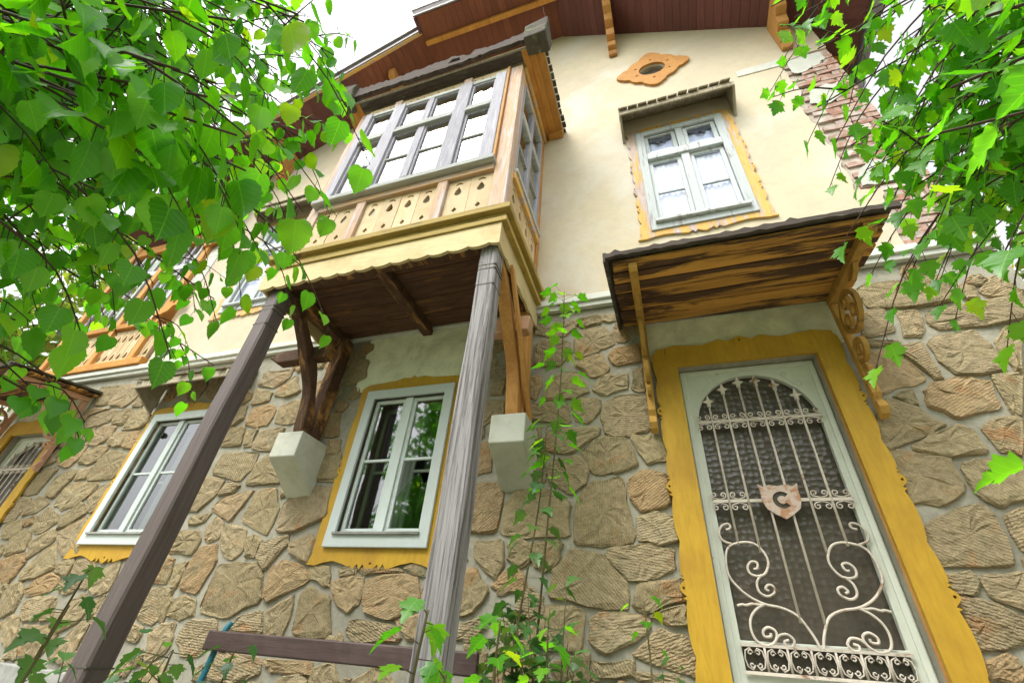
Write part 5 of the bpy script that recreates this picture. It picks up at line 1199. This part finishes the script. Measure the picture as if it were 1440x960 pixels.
def leafy_branch(p0, p1, r0, sag, twig_n, leaf_n, size, specs, wood, twl=(.18, .42), start=.35, side=None):
    """wood: MB collecting branch wood; adds leaf matrices to specs"""
    p0, p1 = Vector(p0), Vector(p1); d = p1 - p0; L = d.length
    ctrl = [p0, p0 + d * .33 + Vector((rv(-.06, .06), rv(-.06, .06), sag * L)), p0 + d * .68 + Vector((rv(-.05, .05), rv(-.05, .05), sag * L * .8)), p1]
    path = smooth_path(ctrl, 6); wood.tube(path, r0, 6, .0022)
    n = len(path)
    def leaves_along(pts, cnt, sz):
        for k in range(cnt):
            t = (k + .6) / cnt; f = t * (len(pts) - 1); i = min(int(f), len(pts) - 2); q = pts[i].lerp(pts[i + 1], f - i)
            tan = (pts[i + 1] - pts[i]).normalized(); sd = tan.cross(Vector((0, 0, 1))); sd = sd.normalized() if sd.length > .01 else Vector((1, 0, 0))
            s = 1 if k % 2 else -1
            dirn = tan * rv(.25, .8) + sd * s * rv(.35, .9) + Vector((0, 0, rv(-1.0, -.05))); dirn.normalize()
            pet = q + dirn * sz * .32 + Vector((0, 0, -.01)); wood.tube([q, pet], .0012, 3, .0009)
            specs.append(leaf_matrix(pet, dirn + Vector((0, 0, rv(-.5, .0))), sz * rv(.68, 1.15), rv(-.75, .75)))
    leaves_along(path[int(n * .62):], max(3, leaf_n), size)
    for k in range(twig_n):
        t = start + (1 - start) * (k + rv(.1, .9)) / twig_n; i = min(int(t * (n - 1)), n - 2); q = path[i]; tan = (path[i + 1] - path[i]).normalized()
        sd = tan.cross(Vector((0, 0, 1))).normalized(); s = 1 if k % 2 else -1
        dr = tan * rv(.5, 1) + sd * s * rv(.4, 1.0) + Vector((0, 0, rv(-.45, .35))); dr.normalize(); ln = rv(*twl)
        tp = smooth_path([q, q + dr * ln * .5 + Vector((0, 0, .02)), q + dr * ln + Vector((0, 0, -.05 * ln / .3))], 3)
        wood.tube(tp, .0032, 4, .0012); leaves_along(tp, leaf_n, size * rv(.85, 1.05))
def overhead_tree(name, label, loc, h, r, targets, kind, size, twigs, leafn, far_extra, near, deep):
    t = empty(name, loc); tag(t, label, 'tree'); x, y, z = loc
    tr = [Vector((x + .05 * math.sin(i * .8), y + .04 * math.cos(i), z + h * i / 10)) for i in range(11)]
    MB().tube(tr, r, 10, r * .45).build('trunk', BARK, t, smooth=True)
    wood = MB(); specs = []
    for tx, ty, tz in targets + near:
        zt = min(z + h * .95, max(z + 1.0, tz + rv(-.15, .55))); a = Vector((x, y, zt))
        leafy_branch(a, (tx, ty, tz), .006 + .002 * random.random(), rv(.03, .10), twigs, leafn, size * (1.3 if (tx, ty, tz) in near else 1.05), specs, wood)
    for tx, ty, tz in deep:
        leafy_branch(Vector((x, y, min(z + h * .95, max(z + 1.0, tz + rv(-.15, .55))))), (tx, ty, tz), .006, rv(.03, .1), twigs + 1, leafn, size * 1.1, specs, wood, (.2, .5), .45)
    for p in far_extra: leafy_branch(Vector((x, y, z + h * rv(.5, .95))), p, .02, rv(.02, .1), twigs + 3, leafn, size * 1.1, specs, wood, (.3, .6), .2)
    wood.build('branches', TWIG, t, smooth=True)
    place_leaves(t, specs, LEAF[kind], EYE)
    return t
LT = [(-1.0, -2.89, 1.26), (-0.86, -2.79, 1.02), (-0.98, -2.78, 0.91), (-1.29, -2.4, 1.16), (-1.91, -2.07, 1.05), (-0.79, -2.77, 1.39), (-1.11, -2.45, 1.5), (-0.99, -2.45, 0.99), (-1.32, -2.08, 1.27), (-2.01, -1.76, 1.07), (-1.63, -2.33, 0.5), (-1.17, -2.5, 2.14), (-0.98, -2.94, 0.93), (-1.09, -2.75, 0.76), (-0.85, -2.72, 1.01), (-0.96, -2.66, 0.89), (-1.22, -2.75, 0.65), (-1.34, -2.31, 1.56), (-1.54, -2.85, 1.18), (-1.51, -2.79, 1.53), (-1.2, -2.61, 1.75), (-1.72, -2.08, 1.16), (-1.4, -2.59, 0.92), (-1.41, -2.99, 1.17), (-1.05, -2.76, 1.49)]
RT = [(0.6, -2.18, 2.07), (0.71, -2.08, 1.86), (0.65, -2.01, 1.61), (0.78, -2.16, 1.76), (0.7, -1.96, 1.43), (0.82, -1.64, 1.37), (0.8, -1.94, 1.21), (0.86, -2.25, 1.39), (0.83, -2.22, 1.13), (0.97, -1.84, 1.15), (0.93, -2.13, 1.67), (0.8, -2.36, 1.09), (0.83, -2.05, 1.14), (1.01, -1.96, 1.23), (0.87, -1.83, 1.51)]
overhead_tree('linden_tree', 'linden tree with heart shaped leaves hanging over the left of the house front', (-2.6, -3.75, -1.4), 6.0, .13, LT, 'linden', .064, 5, 7, [(-2.2, -2.9, 1.6), (-2.3, -2.6, 1.2), (-1.9, -3.0, 2.0), (-3.4, -3.0, 2.4), (-2.4, -4.6, 3.2)], LT_NEAR, LT_DEEP)
overhead_tree('maple_tree', 'maple tree with lobed leaves reaching in from the upper right', (2.9, -2.6, -1.2), 6.5, .12, RT, 'maple', .068, 5, 7, [(1.6, -1.9, 1.9), (1.7, -1.5, 1.5), (1.5, -2.3, 2.2)], RT_NEAR, RT_DEEP)

# ------------------------------------------------------------------ sapling, seedlings and shrubs at the foot of the wall
def seedling(name, label, cat, base, top, n, size, kind, spread, group=None, low=.3):
    base, top = Vector(base), Vector(top); t = empty(name, base); tag(t, label, cat, group); wood = MB(); specs = []
    d = top - base; path = smooth_path([base, base + d * .4 + Vector((rv(-.04, .04), rv(-.02, .02), 0)), base + d * .75 + Vector((rv(-.03, .03), rv(-.02, .02), 0)), top], 5); wood.tube(path, .008, 6, .003)
    for k in range(n):
        f = (low + (1 - low) * (k + .5) / n) * (len(path) - 1); i = min(int(f), len(path) - 2); q = path[i].lerp(path[i + 1], f - i); a = k * 2.4 + rv(-.4, .4)
        dr = Vector((math.cos(a), math.sin(a) * .8 - .15, rv(-.05, .5))).normalized(); e = q + dr * spread * rv(.5, 1.1); wood.tube([q, e], .0016, 4, .001)
        ld = Vector((dr.x, dr.y, rv(-1.1, -.2))); specs.append(leaf_matrix(e, ld, size * rv(.7, 1.15), rv(-.5, .5)))
    wood.build('stem', STEM, t, smooth=True); place_leaves(t, specs, LEAF[kind], EYE)
    return t
seedling('maple_sapling', 'slim maple sapling climbing past the pale corbel beside the door', 'sapling', (-.80, -.36, -.8), (-.585, -.42, 2.46), 52, .115, 'maple', .12, None, .42)
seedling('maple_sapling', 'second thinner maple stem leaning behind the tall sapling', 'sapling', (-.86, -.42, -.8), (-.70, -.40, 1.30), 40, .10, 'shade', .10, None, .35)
def shrub(name, label, c, rad, n, size, kind, cat='shrub', lim=300):
    t = empty(name, (c[0], c[1], ground_z(c[0], c[1]))); tag(t, label, cat); wood = MB(); specs = []
    for k in range(max(5, n // 22)):
        e = Vector((c[0] + rv(-1, 1) * rad[0], c[1] + rv(-1, 1) * rad[1], c[2] + rv(-.2, 1) * rad[2])); b = Vector((c[0] + rv(-.4, .4) * rad[0], c[1] + rv(-.3, .3) * rad[1], ground_z(c[0], c[1]))); wood.tube(smooth_path([b, b.lerp(e, .5) + Vector((rv(-.04, .04), 0, .05)), e], 3), .005, 5, .002)
        for j in range(n // max(5, n // 22)):
            q = b.lerp(e, rv(.35, 1.0)) + Vector((rv(-.09, .09), rv(-.09, .09), rv(-.08, .08))); a = rv(0, 6.28)
            specs.append(leaf_matrix(q, (math.cos(a), math.sin(a) - .3, rv(-.7, .2)), size * rv(.6, 1.15), rv(-.6, .6)))
    wood.build('stem', STEM, t, smooth=True); place_leaves(t, specs, LEAF[kind], EYE, lim); return t
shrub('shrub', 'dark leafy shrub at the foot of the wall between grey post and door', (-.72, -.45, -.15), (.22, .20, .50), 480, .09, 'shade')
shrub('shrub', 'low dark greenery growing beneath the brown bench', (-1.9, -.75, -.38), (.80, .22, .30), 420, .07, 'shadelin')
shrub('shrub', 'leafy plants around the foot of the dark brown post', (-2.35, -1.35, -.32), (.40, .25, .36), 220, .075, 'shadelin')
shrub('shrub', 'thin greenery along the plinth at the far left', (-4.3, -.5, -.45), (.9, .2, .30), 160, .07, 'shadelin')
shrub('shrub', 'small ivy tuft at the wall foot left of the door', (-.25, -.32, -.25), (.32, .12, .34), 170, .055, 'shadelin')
WEEDS = [((-.60, -1.85, .10), 8, 'pale seedling with lobed leaves standing before the grey post'), ((-.56, -1.42, .12), 8, 'taller seedling with lobed leaves right of the grey post'), ((-.47, -1.98, -.02), 8, 'low seedling with broad leaves at the bottom edge below the grey post'),
         ((-1.88, -1.87, .16), 7, 'spindly dark stem with few leaves in front of the left stone wall'), ((-1.66, -2.0, .05), 5, 'small flat leaved weed in front of the left stone wall'), ((-1.40, -1.83, -.03), 9, 'weed with pointed leaves beside the foot of the brown post'), ((-1.56, -1.45, -.02), 9, 'weed rising in front of the bench end'),
         ((-.18, -.42, .32), 6, 'thin reddish shoot with tiny leaves left of the door surround'), ((-.47, -1.16, .12), 9, 'weed stem crossing in front of the dark shrub'), ((.57, -2.20, .44), 4, 'single pale leaf sprig reaching in at the right edge')]
for (p, n, lab) in WEEDS:
    b = (p[0] + rv(-.06, .06), p[1] + rv(-.06, .06), ground_z(p[0], p[1]))
    seedling('seedling', lab, 'seedling', b, p, n, .07 if p[1] > -1 else .075, 'shade' if p[0] < -1 else 'maple', .07, None, .72)

# ------------------------------------------------------------------ trees around the clearing (seen beyond the house and mirrored in its panes)
def far_tree(name, label, loc, h, crown, n, size, mat, clumps=26):
    t = empty(name, loc); tag(t, label, 'tree', 'trees around the clearing'); x, y, z = loc
    cz = z + h - crown[2] * .9
    MB().tube([(x, y, z), (x + .1, y, z + h * .35), (x, y + .1, cz)], .22, 8, .10).build('trunk', BARK, t, smooth=True)
    w = MB(); cs = []
    for k in range(clumps):
        v = Vector((rv(-1, 1), rv(-1, 1), rv(-1, 1)))
        while v.length > 1 or v.length < .35: v = Vector((rv(-1, 1), rv(-1, 1), rv(-1, 1)))
        c = Vector((x + v.x * crown[0], y + v.y * crown[1], cz + v.z * crown[2])); cs.append(c)
        w.tube([(x, y, cz - crown[2] * .6), tuple((Vector((x, y, cz)) + c) / 2), tuple(c)], .05, 5, .015)
    w.build('limbs', BARK, t, smooth=True)
    C = np.array([c[:] for c in cs]); idx = rng.integers(0, len(C), n)
    r = rng.normal(0, 1, (n, 3)); r /= np.linalg.norm(r, axis=1)[:, None]; P = C[idx] + r * (rng.random((n, 1)) ** .45) * crown[0] * .36
    a = rng.normal(0, 1, (n, 3)); a /= np.linalg.norm(a, axis=1)[:, None]; b = np.cross(a, rng.normal(0, 1, (n, 3))); b /= np.linalg.norm(b, axis=1)[:, None]
    s = size * (0.6 + .7 * rng.random((n, 1)))
    V = np.stack([P - a * s, P + b * s * .62, P + a * s, P - b * s * .62], 1).reshape(-1, 3)
    me = bpy.data.meshes.new('crown'); me.vertices.add(4 * n); me.vertices.foreach_set('co', V.ravel()); me.loops.add(4 * n); me.loops.foreach_set('vertex_index', np.arange(4 * n)); me.polygons.add(n); me.polygons.foreach_set('loop_start', np.arange(n) * 4); me.update(calc_edges=True)
    me.materials.append(mat); o = link_mesh('crown', me, t); o['kind'] = 'stuff'; return t
far_tree('deciduous_tree', 'pale sunlit tree standing beyond the left gallery', (-15, 3.5, -1), 11.5, (3.4, 3.0, 4.6), 14000, .12, FARLEAF, 40)
far_tree('deciduous_tree', 'bushy tree behind the linden at the far left edge', (-17.5, -2.5, -1), 10, (3.2, 3.0, 4.2), 11000, .13, FARLEAF, 36)
far_tree('deciduous_tree', 'yellow green tree shining behind the right corner of the house', (8.6, 5.5, -1), 9.6, (2.4, 2.6, 3.6), 14000, .11, FARLEAF, 36)
far_tree('deciduous_tree', 'tall tree opposite the house mirrored in the oriel panes', (-9, -13, -1.5), 12, (3.6, 3.4, 5.0), 9000, .17, LINDEN, 34)
far_tree('deciduous_tree', 'round tree opposite the house mirrored in the lower windows', (-2.5, -15, -1.5), 9, (3.6, 3.0, 4.0), 9000, .17, LINDEN, 34)
far_tree('deciduous_tree', 'tree opposite the house on the door side', (5.5, -14, -1.5), 10.5, (3.6, 3.2, 4.6), 9000, .17, LINDEN, 34)
